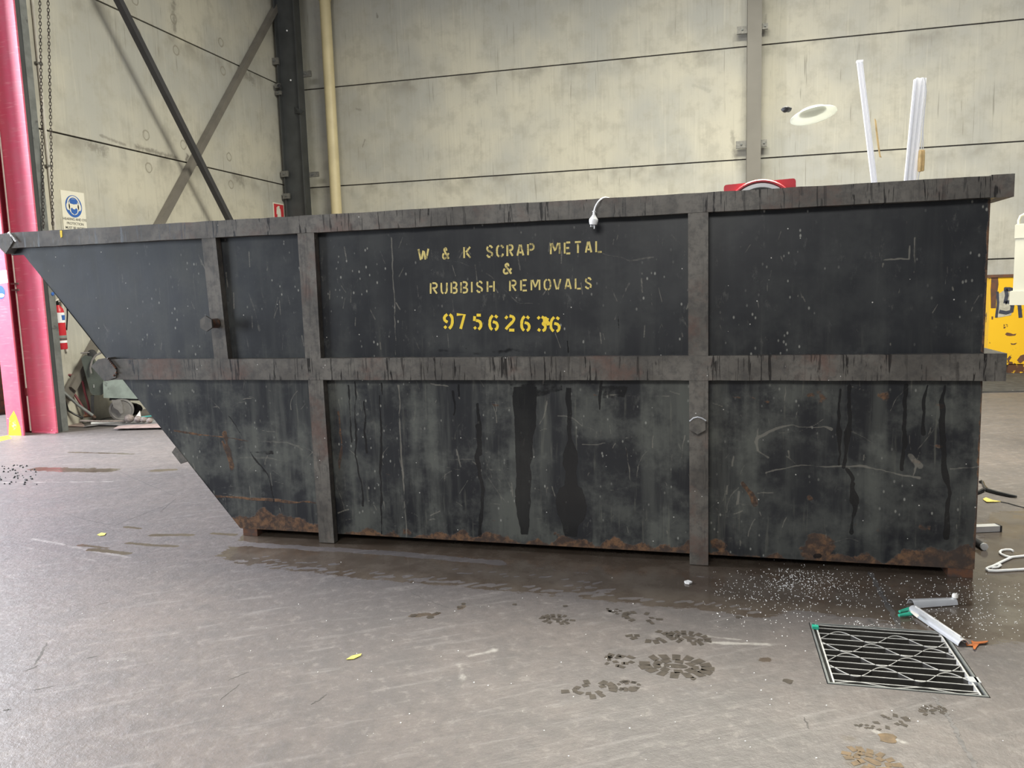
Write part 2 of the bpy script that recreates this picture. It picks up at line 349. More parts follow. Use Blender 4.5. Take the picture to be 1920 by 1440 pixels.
# ------------------------------------------------------------------ mesh helpers
class MB:
    def __init__(s): s.bm = bmesh.new()
    def hexa(s, p):                                      # 8 points: bottom ring then top ring
        v = [s.bm.verts.new(q) for q in p]
        for f in ((3, 2, 1, 0), (4, 5, 6, 7), (0, 1, 5, 4), (1, 2, 6, 5), (2, 3, 7, 6), (3, 0, 4, 7)):
            s.bm.faces.new([v[i] for i in f])
        return s
    def box(s, a, b):
        (x0, y0, z0), (x1, y1, z1) = a, b
        return s.hexa([(x0, y0, z0), (x1, y0, z0), (x1, y1, z0), (x0, y1, z0), (x0, y0, z1), (x1, y0, z1), (x1, y1, z1), (x0, y1, z1)])
    def bar(s, a, b, wx, wy, ref=(0, 0, 1)):             # rectangular bar from a to b
        a, b = Vector(a), Vector(b); d = (b-a).normalized(); r = Vector(ref)
        if abs(d.dot(r)) > .98: r = Vector((0, 1, 0))
        e1 = d.cross(r).normalized(); e2 = e1.cross(d).normalized()
        o = [(-1, -1), (1, -1), (1, 1), (-1, 1)]
        return s.hexa([a+e1*(i*wx/2)+e2*(j*wy/2) for i, j in o]+[b+e1*(i*wx/2)+e2*(j*wy/2) for i, j in o])
    def prism(s, poly, d):                               # polygon (3-D points) pushed along d
        d = Vector(d); A = [s.bm.verts.new(Vector(p)) for p in poly]; B = [s.bm.verts.new(Vector(p)+d) for p in poly]
        n = len(poly)
        s.bm.faces.new(A); s.bm.faces.new(B[::-1])
        for i in range(n): s.bm.faces.new((A[i], B[i], B[(i+1) % n], A[(i+1) % n]))
        return s
    def tube(s, pts, r, n=8, closed=False, caps=True):
        pts = [Vector(p) for p in pts]; m = len(pts); rr = r if isinstance(r, (list, tuple)) else [r]*m
        rings = []; e1 = None
        for i, p in enumerate(pts):
            if closed: d = pts[(i+1) % m]-pts[i-1]
            else: d = pts[min(i+1, m-1)]-pts[max(i-1, 0)]
            d.normalize()
            if e1 is None:
                ref = Vector((0, 0, 1)) if abs(d.z) < .9 else Vector((0, 1, 0)); e1 = d.cross(ref).normalized()
            else: e1 = (e1-d*e1.dot(d)).normalized()
            e2 = d.cross(e1)
            rings.append([s.bm.verts.new(p+(e1*math.cos(2*PI*k/n)+e2*math.sin(2*PI*k/n))*rr[i]) for k in range(n)])
        for i in range(m if closed else m-1):
            A, B = rings[i], rings[(i+1) % m]
            for k in range(n): s.bm.faces.new((A[k], A[(k+1) % n], B[(k+1) % n], B[k]))
        if caps and not closed: s.bm.faces.new(rings[0][::-1]); s.bm.faces.new(rings[-1])
        return s
    def lathe(s, prof, c, axis=(0, 0, 1), n=24):         # (radius, height) profile about an axis
        ax = Vector(axis).normalized(); ref = Vector((0, 0, 1)) if abs(ax.z) < .9 else Vector((1, 0, 0))
        e1 = ax.cross(ref).normalized(); e2 = ax.cross(e1); c = Vector(c); rings = []
        for r, h in prof:
            if r < 1e-6: rings.append([s.bm.verts.new(c+ax*h)])
            else: rings.append([s.bm.verts.new(c+ax*h+(e1*math.cos(2*PI*k/n)+e2*math.sin(2*PI*k/n))*r) for k in range(n)])
        for A, B in zip(rings, rings[1:]):
            for k in range(n):
                q = [A[k % len(A)], A[(k+1) % len(A)], B[(k+1) % len(B)], B[k % len(B)]]
                u = []
                for v in q:
                    if v not in u: u.append(v)
                if len(u) > 2: s.bm.faces.new(u)
        if len(rings[0]) > 1: s.bm.faces.new(rings[0][::-1])
        if len(rings[-1]) > 1: s.bm.faces.new(rings[-1])
        return s
    def blob(s, c, r, sub=2, jit=.12, sq=(1, 1, 1)):
        t = bmesh.ops.create_icosphere(s.bm, subdivisions=sub, radius=1); c = Vector(c)
        for v in t['verts']:
            k = r*(1+random.uniform(-jit, jit)); v.co = c+Vector((v.co.x*k*sq[0], v.co.y*k*sq[1], v.co.z*k*sq[2]))
        return s
    def poly(s, pts):
        s.bm.faces.new([s.bm.verts.new(Vector(p)) for p in pts]); return s
    def ribbon(s, pts, wd, up):                          # flat strip of width wd along pts, lying across «up»
        pts = [Vector(p) for p in pts]; up = Vector(up); L = []; m = len(pts)
        ww = wd if isinstance(wd, (list, tuple)) else [wd]*m
        for i, p in enumerate(pts):
            d = (pts[min(i+1, m-1)]-pts[max(i-1, 0)]); e = d.cross(up).normalized()*(ww[i]/2)
            L.append((s.bm.verts.new(p-e), s.bm.verts.new(p+e)))
        for (a, b), (c, d) in zip(L, L[1:]): s.bm.faces.new((a, b, d, c))
        return s
    def build(s, name, mat, parent=None, origin=(0, 0, 0), bevel=0, smooth=True, angle=35, recalc=True):
        bm = s.bm
        if bevel:
            bmesh.ops.bevel(bm, geom=[e for e in bm.edges if e.is_manifold and e.calc_face_angle(0) > .5], offset=bevel, segments=2, affect='EDGES', profile=.5)
        if recalc: bmesh.ops.recalc_face_normals(bm, faces=bm.faces)
        if origin != (0, 0, 0): bmesh.ops.translate(bm, verts=bm.verts, vec=-Vector(origin))
        me = bpy.data.meshes.new(name); bm.to_mesh(me); bm.free()
        me.materials.append(mat)
        if smooth:
            me.shade_smooth(); me.set_sharp_from_angle(angle=math.radians(angle))
        o = bpy.data.objects.new(name, me); COL.objects.link(o)
        if parent is not None: o.parent = parent
        elif origin != (0, 0, 0): o.location = origin
        return o

def tag(o, label=None, cat=None, group=None, kind=None):
    if label: o['label'] = label
    if cat: o['category'] = cat
    if group: o['group'] = group
    if kind: o['kind'] = kind
    return o
def empty(name, loc, label, cat, group=None):
    o = bpy.data.objects.new(name, None); COL.objects.link(o); o.location = loc; o.empty_display_size = .1
    return tag(o, label, cat, group)
class Thing:                                             # an Empty at its base; parts are given in world coordinates
    def __init__(s, name, loc, label, cat, group=None):
        s.loc = tuple(loc); s.e = empty(name, s.loc, label, cat, group)
    def part(s, name, mb, mat, parent=None, label=None, **k):
        o = mb.build(name, mat, parent or s.e, s.loc if s.loc != (0, 0, 0) else (0, 0, 0), **k)
        if label: o['label'] = label
        return o
def struct(name, mb, mat, **k): return tag(mb.build(name, mat, None, **k), kind='structure')

def grid_mesh(name, V, nu, nv, marks, mat, drop=None, extra=None):
    """V: (nv, nu, 3) array of vertices; marks (nv, nu, 4); drop: mask of cells left out."""
    idx = np.arange(nu*nv).reshape(nv, nu)
    q = np.stack([idx[:-1, :-1], idx[:-1, 1:], idx[1:, 1:], idx[1:, :-1]], -1)
    if drop is not None: q = q[~drop]
    q = q.reshape(-1, 4); vv = V.reshape(-1, 3); mk = marks.reshape(-1, 4)
    if extra is not None:
        ev, ef = extra; q = np.concatenate([q, np.array(ef)+len(vv)]); mk = np.concatenate([mk, np.zeros((len(ev), 4))]); vv = np.concatenate([vv, np.array(ev)])
    me = bpy.data.meshes.new(name); me.vertices.add(len(vv)); me.vertices.foreach_set('co', vv.astype(np.float32).ravel())
    me.loops.add(q.size); me.loops.foreach_set('vertex_index', q.astype(np.int32).ravel())
    me.polygons.add(len(q)); me.polygons.foreach_set('loop_start', np.arange(0, q.size, 4, dtype=np.int32))
    me.update(calc_edges=True); me.validate()
    a = me.color_attributes.new('marks', 'FLOAT_COLOR', 'POINT'); a.data.foreach_set('color', mk.astype(np.float32).ravel())
    me.materials.append(mat)
    o = bpy.data.objects.new(name, me); COL.objects.link(o); return o

def seg_dist(X, Z, pts):
    D = np.full(X.shape, 9.)
    for (x0, z0), (x1, z1) in zip(pts, pts[1:]):
        dx, dz = x1-x0, z1-z0; L = dx*dx+dz*dz+1e-12
        t = np.clip(((X-x0)*dx+(Z-z0)*dz)/L, 0, 1)
        D = np.minimum(D, np.hypot(X-x0-t*dx, Z-z0-t*dz))
    return D
def poly_sd(X, Z, pts):                                  # positive inside
    D = seg_dist(X, Z, list(pts)+[pts[0]]); ins = np.zeros(X.shape, bool); n = len(pts)
    for i in range(n):
        (x0, z0), (x1, z1) = pts[i], pts[(i+1) % n]
        if z0 == z1: continue
        c = ((z0 > Z) != (z1 > Z)) & (X < (x1-x0)*(Z-z0)/(z1-z0)+x0); ins ^= c
    return np.where(ins, D, -D)

# ================================================================== SETTING
# ---- grate opening, taken from its corners on the floor
GX0, GX1, GY0, GY1 = .438, .985, 2.962, 3.512
_tab = rng.random((256, 256))
def vnoise(x, y):
    xi = np.floor(x).astype(int); yi = np.floor(y).astype(int); fx = x-xi; fy = y-yi
    fx = fx*fx*(3-2*fx); fy = fy*fy*(3-2*fy); a, b, c, d = xi & 255, (xi+1) & 255, yi & 255, (yi+1) & 255
    return (_tab[c, a]*(1-fx)+_tab[c, b]*fx)*(1-fy)+(_tab[d, a]*(1-fx)+_tab[d, b]*fx)*fy
def fbm(x, y, o=3):
    return sum(vnoise(x*2**k+17*k, y*2**k+31*k)/2**k for k in range(o))/sum(1/2**k for k in range(o))-.5
def make_floor():
    xs = np.concatenate([np.linspace(-16, -9, 8)[:-1], np.linspace(-9, -3, 260)[:-1], np.linspace(-3, 2.2, 330)[:-1], np.linspace(2.2, 6, 110)[:-1], np.linspace(6, 12, 5)])
    ys = np.concatenate([np.linspace(-12, 1.6, 8)[:-1], np.linspace(1.6, 5.2, 300)[:-1], np.linspace(5.2, 9, 160)[:-1], np.linspace(9, 14, 60)])
    def snap(a, v): a[np.argmin(abs(a-v))] = v
    for v in (GX0, GX1): snap(xs, v)
    for v in (GY0, GY1): snap(ys, v)
    X, Y = np.meshgrid(xs, ys); V = np.stack([X, Y, np.zeros_like(X)], -1); mk = np.zeros(X.shape+(4,))
    P = lambda l: [tuple(on_floor(u, v)[:2]) for u, v in l]
    wet = np.full(X.shape, -1.)
    def addpoly(px, soft=.16): 
        nonlocal wet; wet = np.maximum(wet, .5+poly_sd(X, Y, P(px))/soft)
    def addline(px, wd, soft=.1, k=1.):
        nonlocal wet; wet = np.maximum(wet, .5+(wd-seg_dist(X, Y, P(px)))/soft*k)
    addpoly([(405, 1042), (450, 1012), (470, 990), (900, 985), (1830, 1030), (2060, 1000), (2170, 1060), (2110, 1130), (2150, 1190), (2010, 1215), (1900, 1203), (1835, 1206), (1790, 1190), (1700, 1178), (1640, 1160), (1545, 1152),
             (1490, 1140), (1430, 1160), (1300, 1142), (1180, 1132), (1060, 1118), (960, 1108), (800, 1095), (640, 1080), (520, 1066), (440, 1056)])
    wet = np.minimum(wet, 1.0)
    # dry strip left between the bin and the tyre track
    dry = seg_dist(X, Y, P([(455, 1020), (600, 1029), (730, 1037), (850, 1048), (930, 1054)])); wet -= np.clip(1-dry/.075, 0, 1)*.95
    dry = seg_dist(X, Y, P([(930, 1056), (1060, 1072), (1140, 1078)])); wet -= np.clip(1-dry/.06, 0, 1)*.45
    dry = seg_dist(X, Y, P([(1290, 1078), (1340, 1084)])); wet -= np.clip(1-dry/.05, 0, 1)*.5
    # right-hand side wet patches beside the bin
    addpoly([(1838, 985), (1870, 960), (2010, 948), (2150, 990), (2090, 1060), (1836, 1100)], .3)
    # splashes on the left
    addline([(70, 879), (130, 881), (205, 882)], .07, .16); addline([(290, 882), (325, 881)], .045, .1)
    addline([(250, 851), (130, 848)], .02, .08, .8)
    for l, wd in (([(235, 988), (262, 991)], .018), ([(170, 1030), (240, 1038)], .025), ([(240, 1018), (280, 1022), (330, 1024)], .018), ([(285, 1003), (360, 1003)], .022),
                  ([(400, 1000), (440, 1003)], .02), ([(150, 1022), (200, 1028)], .015), ([(870, 1136), (862, 1142)], .012), ([(775, 1154), (800, 1152)], .016), ([(805, 1156), (822, 1150)], .013),
                  ([(1430, 1236), (1438, 1236)], .02)):
        addline(l, wd, .06)
    for (a, b, n_) in (((450, 1052), (700, 1078), 26), ((470, 1044), (640, 1062), 14), ((700, 1076), (960, 1101), 26), ((960, 1100), (1150, 1118), 20), ((1060, 1107), (1440, 1146), 34), ((1060, 1098), (1160, 1106), 12), ((850, 1070), (1140, 1092), 16)):
        A_, B_ = on_floor(*a), on_floor(*b); dr_ = (B_-A_).normalized()
        for k in range(n_):
            if random.random() < .25: continue
            c_ = A_.lerp(B_, (k+random.uniform(-.3, .3))/n_)+Vector((0, random.uniform(-.03, .03), 0)); an = random.uniform(.2, .9); l_ = random.uniform(.008, .026)
            e_ = Vector((math.cos(an)*l_, math.sin(an)*l_, 0)); m_ = (abs(X-c_.x) < .09) & (abs(Y-c_.y) < .09)
            if m_.any(): wet[m_] -= .75*np.clip(1.25-seg_dist(X[m_], Y[m_], [tuple((c_-e_)[:2]), tuple((c_+e_)[:2])])/.014, 0, 1)
    mk[..., 0] = np.clip(wet, -.5, 1.5)
    st = np.zeros(X.shape)
    def stain(px, wd, a):
        nonlocal st; st = np.maximum(st, a*np.clip(1-seg_dist(X, Y, P(px))/wd, 0, 1))
    for (u, v, wd, a) in ((1590, 1385, .06, .7), (1625, 1420, .10, .9), (1600, 1430, .07, .8), (1186, 1290, .03, .9), (1480, 1277, .035, .5), (620, 1192, .05, .35), (395, 1165, .07, .4)): stain([(u, v), (u+3, v)], wd, a)
    stain([(30, 1240), (150, 1190), (240, 1150)], .10, .42); stain([(1850, 720), (1960, 716)], .25, .5)
    stain([(1840, 760), (1960, 800)], .2, .3)
    mk[..., 1] = st
    pl = np.zeros(X.shape)  # pale marks; the far-left ones paint reflections of the bright doorway
    for l, wd, a in (([(880, 1230), (925, 1220)], .05, .6), ([(1330, 1205), (1440, 1208)], .035, .7), ([(1300, 1190), (1390, 1200)], .03, .6), ([(1640, 1370), (1700, 1395)], .035, .6),
                     ([(860, 1245), (870, 1275)], .05, .5), ([(1010, 1130), (1080, 1135)], .02, .5), ([(60, 1010), (240, 1045)], .06, .55), ([(0, 905), (220, 903)], .02, .8), ([(40, 1025), (180, 1052)], .04, .5)):
        pl = np.maximum(pl, a*np.clip(1-seg_dist(X, Y, P(l))/wd, 0, 1))
    # tyre rub marks: pale lines running toward the camera
    for k, (a, b) in enumerate((((205, 1190), (225, 1340)), ((222, 1180), (243, 1330)), ((238, 1185), (232, 1360)), ((190, 1200), (205, 1260)))):
        pl = np.maximum(pl, .42*np.clip(1-seg_dist(X, Y, P([a, b]))/.02, 0, 1))
    mk[..., 2] = pl
    xc = (X[:-1, :-1]+X[1:, 1:])/2; yc = (Y[:-1, :-1]+Y[1:, 1:])/2
    drop = (xc > GX0) & (xc < GX1) & (yc > GY0) & (yc < GY1)
    return tag(grid_mesh('floor', V, len(xs), len(ys), mk, M['floor'], drop), kind='structure')
floor = make_floor()
def floor_part(name, mb, mat, **k): return mb.build(name, mat, floor, smooth=False, **k)
# pit below the grate
mb = MB(); d = .38
for a, b in (((GX0-.05, GY0-.05, -d-.05), (GX1+.05, GY1+.05, -d)), ((GX0-.05, GY0-.05, -d), (GX0, GY1+.05, -.003)), ((GX1, GY0-.05, -d), (GX1+.05, GY1+.05, -.003)),
             ((GX0, GY0-.05, -d), (GX1, GY0, -.003)), ((GX0, GY1, -d), (GX1, GY1+.05, -.003))): mb.box(a, b)
floor_part('drain_pit', mb, M['pit'])
# saw-cut joint through the slab
def jag(px, n, amp):
    P = [on_floor(u, v, .0007) for u, v in px]; out = []
    for a, b in zip(P, P[1:]):
        for k in range(n): out.append(a.lerp(b, k/n)+Vector((random.uniform(-amp, amp), random.uniform(-amp, amp), 0)))
    return out+[P[-1]]
pts = jag([(1632, 1072), (1655, 1120), (1690, 1180)], 14, .006); floor_part('floor_joint', MB().ribbon(pts, [random.uniform(.016, .032) for _ in pts], (0, 0, 1)), M['crack'])
pts = jag([(1752, 1306), (1775, 1340), (1800, 1385), (1832, 1442)], 12, .005); floor_part('floor_joint', MB().ribbon(pts, [random.uniform(.008, .018) for _ in pts], (0, 0, 1)), M['joint'])
pts = jag([(1628, 1160), (1645, 1176)], 5, .004); floor_part('floor_crack', MB().ribbon(pts, .012, (0, 0, 1)), M['crack'])
for px, wd in (([(88, 1205), (76, 1228), (65, 1246)], .010), ([(70, 1248), (48, 1258)], .008), ([(160, 1234), (183, 1230)], .007), ([(60, 1294), (102, 1286)], .006), ([(413, 1312), (450, 1282)], .004),
               ([(427, 1276), (466, 1260)], .003), ([(180, 1135), (206, 1128)], .004), ([(5, 1331), (21, 1330)], .010), ([(585, 1320), (612, 1302)], .007), ([(1508, 1345), (1517, 1366)], .005), ([(118, 960), (160, 975), (215, 985), (330, 940)], .004),
               ([(215, 880), (270, 905), (330, 930)], .004), ([(300, 960), (330, 935)], .005), ([(770, 1110), (800, 1125), (840, 1139)], .003)):
    pts = jag(px, 8, .004); n = len(pts)
    floor_part('floor_crack', MB().ribbon(pts, [max(.0015, wd*(.35+.65*math.sin(PI*i/(n-1)))) for i in range(n)], (0, 0, 1)), M['crack'])
# yellow line painted along the doorway
P = [on_floor(u, v, .0008) for u, v in ((-60, 830), (16, 816), (22, 822), (-60, 842))]
floor_part('yellow_line', MB().poly(P), M['yellowfoot'])

# ---- boot prints: tread blocks left wet on the slab
def boot(c, d, L, keep, mat, heel=True, fore=True):
    o = on_floor(*c, .0009); e = on_floor(*d, .0009); ax = (e-o).normalized(); L *= 1.32; ay = Vector((-ax.y, ax.x, 0)); mb = MB(); W = .36*L
    def quad(cx, cy, a, lx, ly):
        ca, sa = math.cos(a), math.sin(a); p = []
        for i, j in ((-1, -1), (1, -1), (1, 1), (-1, 1)):
            x = cx+(i*lx*ca-j*ly*sa)*random.uniform(.75, 1.2); y = cy+(i*lx*sa+j*ly*ca)*random.uniform(.75, 1.2); p.append(o+ax*x+ay*y)
        mb.poly(p)
    if fore:
        for k in range(16):
            if random.random() > keep: continue
            a = 2*PI*k/16; quad(.14*L+math.cos(a)*.31*L, math.sin(a)*.52*W, a, .058*L, .040*L)
        for k in range(9):
            if random.random() > keep: continue
            a = 2*PI*k/9; quad(.14*L+math.cos(a)*.19*L, math.sin(a)*.29*W, a, .038*L, .040*L)
        if keep > .6: mb.poly([o+ax*(.14*L+math.cos(t)*.115*L*random.uniform(.8, 1.15))+ay*(math.sin(t)*.14*W*random.uniform(.8, 1.2)) for t in np.linspace(0, 2*PI, 13)[:-1]])
    if heel:
        for k in range(22):
            if random.random() > keep*.8: continue
            quad(-.42*L+random.uniform(-.13, .16)*L, random.uniform(-.36, .36)*W, random.uniform(-.6, .6), .04*L*random.uniform(.4, 1.1), .026*L)
    if len(mb.bm.faces): floor_part('boot_print', mb, mat)
    else: mb.bm.free()
boot((1275, 1193), (1330, 1202), .20, .92, M['wetmark'], heel=False)
boot((1240, 1246), (1310, 1252), .30, .9, M['wetmark'])
boot((1125, 1290), (1060, 1296), .22, .6, M['wetmark'])
boot((1032, 1160), (1075, 1163), .17, .7, M['wetmark'], heel=False)
boot((1190, 1155), (1240, 1165), .2, .38, M['wetmark']); boot((1200, 1190), (1250, 1195), .22, .35, M['wetmark'], heel=False)
boot((1740, 1334), (1790, 1322), .11, .7, M['wetmark'], heel=False); boot((1660, 1355), (1700, 1345), .14, .35, M['wetmark'])
boot((1615, 1418), (1665, 1440), .2, .85, M['rustmark'], heel=False)
mb = MB(); c = on_floor(1664, 1384, .0009)
mb.poly([c+Vector((math.cos(t)*.032*random.uniform(.7, 1.1), math.sin(t)*.038*random.uniform(.7, 1.1), 0)) for t in np.linspace(0, 2*PI, 16)[:-1]]); floor_part('stain', mb, M['rustmark'])
for u, v, r in ((1186, 1292, .022), (1478, 1277, .02), (1300, 1272, .012), (862, 1138, .014), (869, 1132, .011), (776, 1154, .016), (806, 1157, .018), (820, 1149, .012), (965, 1133, .012), (1060, 1136, .012), (1385, 1157, .016)):
    c = on_floor(u, v, .0009); floor_part('stain', MB().poly([c+Vector((math.cos(t)*r*random.uniform(.7, 1.2), math.sin(t)*r*random.uniform(.7, 1.2), 0)) for t in np.linspace(0, 2*PI, 12)[:-1]]), M['wetmark'])

# ---- walls: courses of precast panels with open joints
JZ = [-.044, 1.726, 3.4876, 5.2654, 7.03, 8.8]
def course(boxf):
    mb = MB()
    for a, b in zip(JZ, JZ[1:]): boxf(mb, a+.011, b-.011)
    return mb
def wb(mb, a, b):
    for x0, x1 in ((WALL_X-.2, .72), (.735, 9.5)): mb.box((x0, WALL_Y, max(a, 0)), (x1, WALL_Y+.16, b))
wall_b = struct('wall_back', course(wb), M['wall'], bevel=.006)
mb = MB().box((WALL_X-.25, WALL_Y+.03, 0), (9.5, WALL_Y+.2, 8.75)); o = mb.build('joint_backing', M['crack'], wall_b)
wall_l = struct('wall_left', course(lambda mb, a, b: mb.box((WALL_X-.16, 7.66, max(a, 0)), (WALL_X, WALL_Y-.002, b))), M['wall'], bevel=.006)
o = MB().box((WALL_X-.2, 7.68, 0), (WALL_X-.03, WALL_Y-.01, 8.75)).build('joint_backing', M['crack'], wall_l)

# ================================================================== SKIP BIN
WP, WF, WB = 4.205, 4.150, 6.02                          # panel plane, rail/stiffener faces, back panel
S0, W0 = -1.3, 5.1
root = empty('skip_bin', BT*S0+BN*W0, 'long black steel skip bin with sloped end, yellow stencilled lettering and rusty base', 'skip bin')
root.rotation_euler = (0, 0, BYAW)
def L(s, wv, z): return Vector((s-S0, wv-W0, z))
def lb(mb, s0, s1, w0, w1, z0, z1):
    return mb.box((s0-S0, w0-W0, z0), (s1-S0, w1-W0, z1))
def bpart(name, mb, mat, parent=None, label=None, **k):
    o = mb.build(name, mat, parent or root, **k)
    if label: o['label'] = label
    return o
ZT0, ZT1, ZM0, ZM1 = 1.85, 1.948, .9965, 1.1235
SR = on_bin(1843, 700, WP)[0]
sA, zA = on_bin(45, 478, WP); sB, zB = on_bin(455, 996, WP)
zbot = .047; slope = (sB-sA)/(zB-zA)
def sl(z): return np.where(np.asarray(z) > zA, sA-.10, sA+slope*(np.asarray(z)-zA))

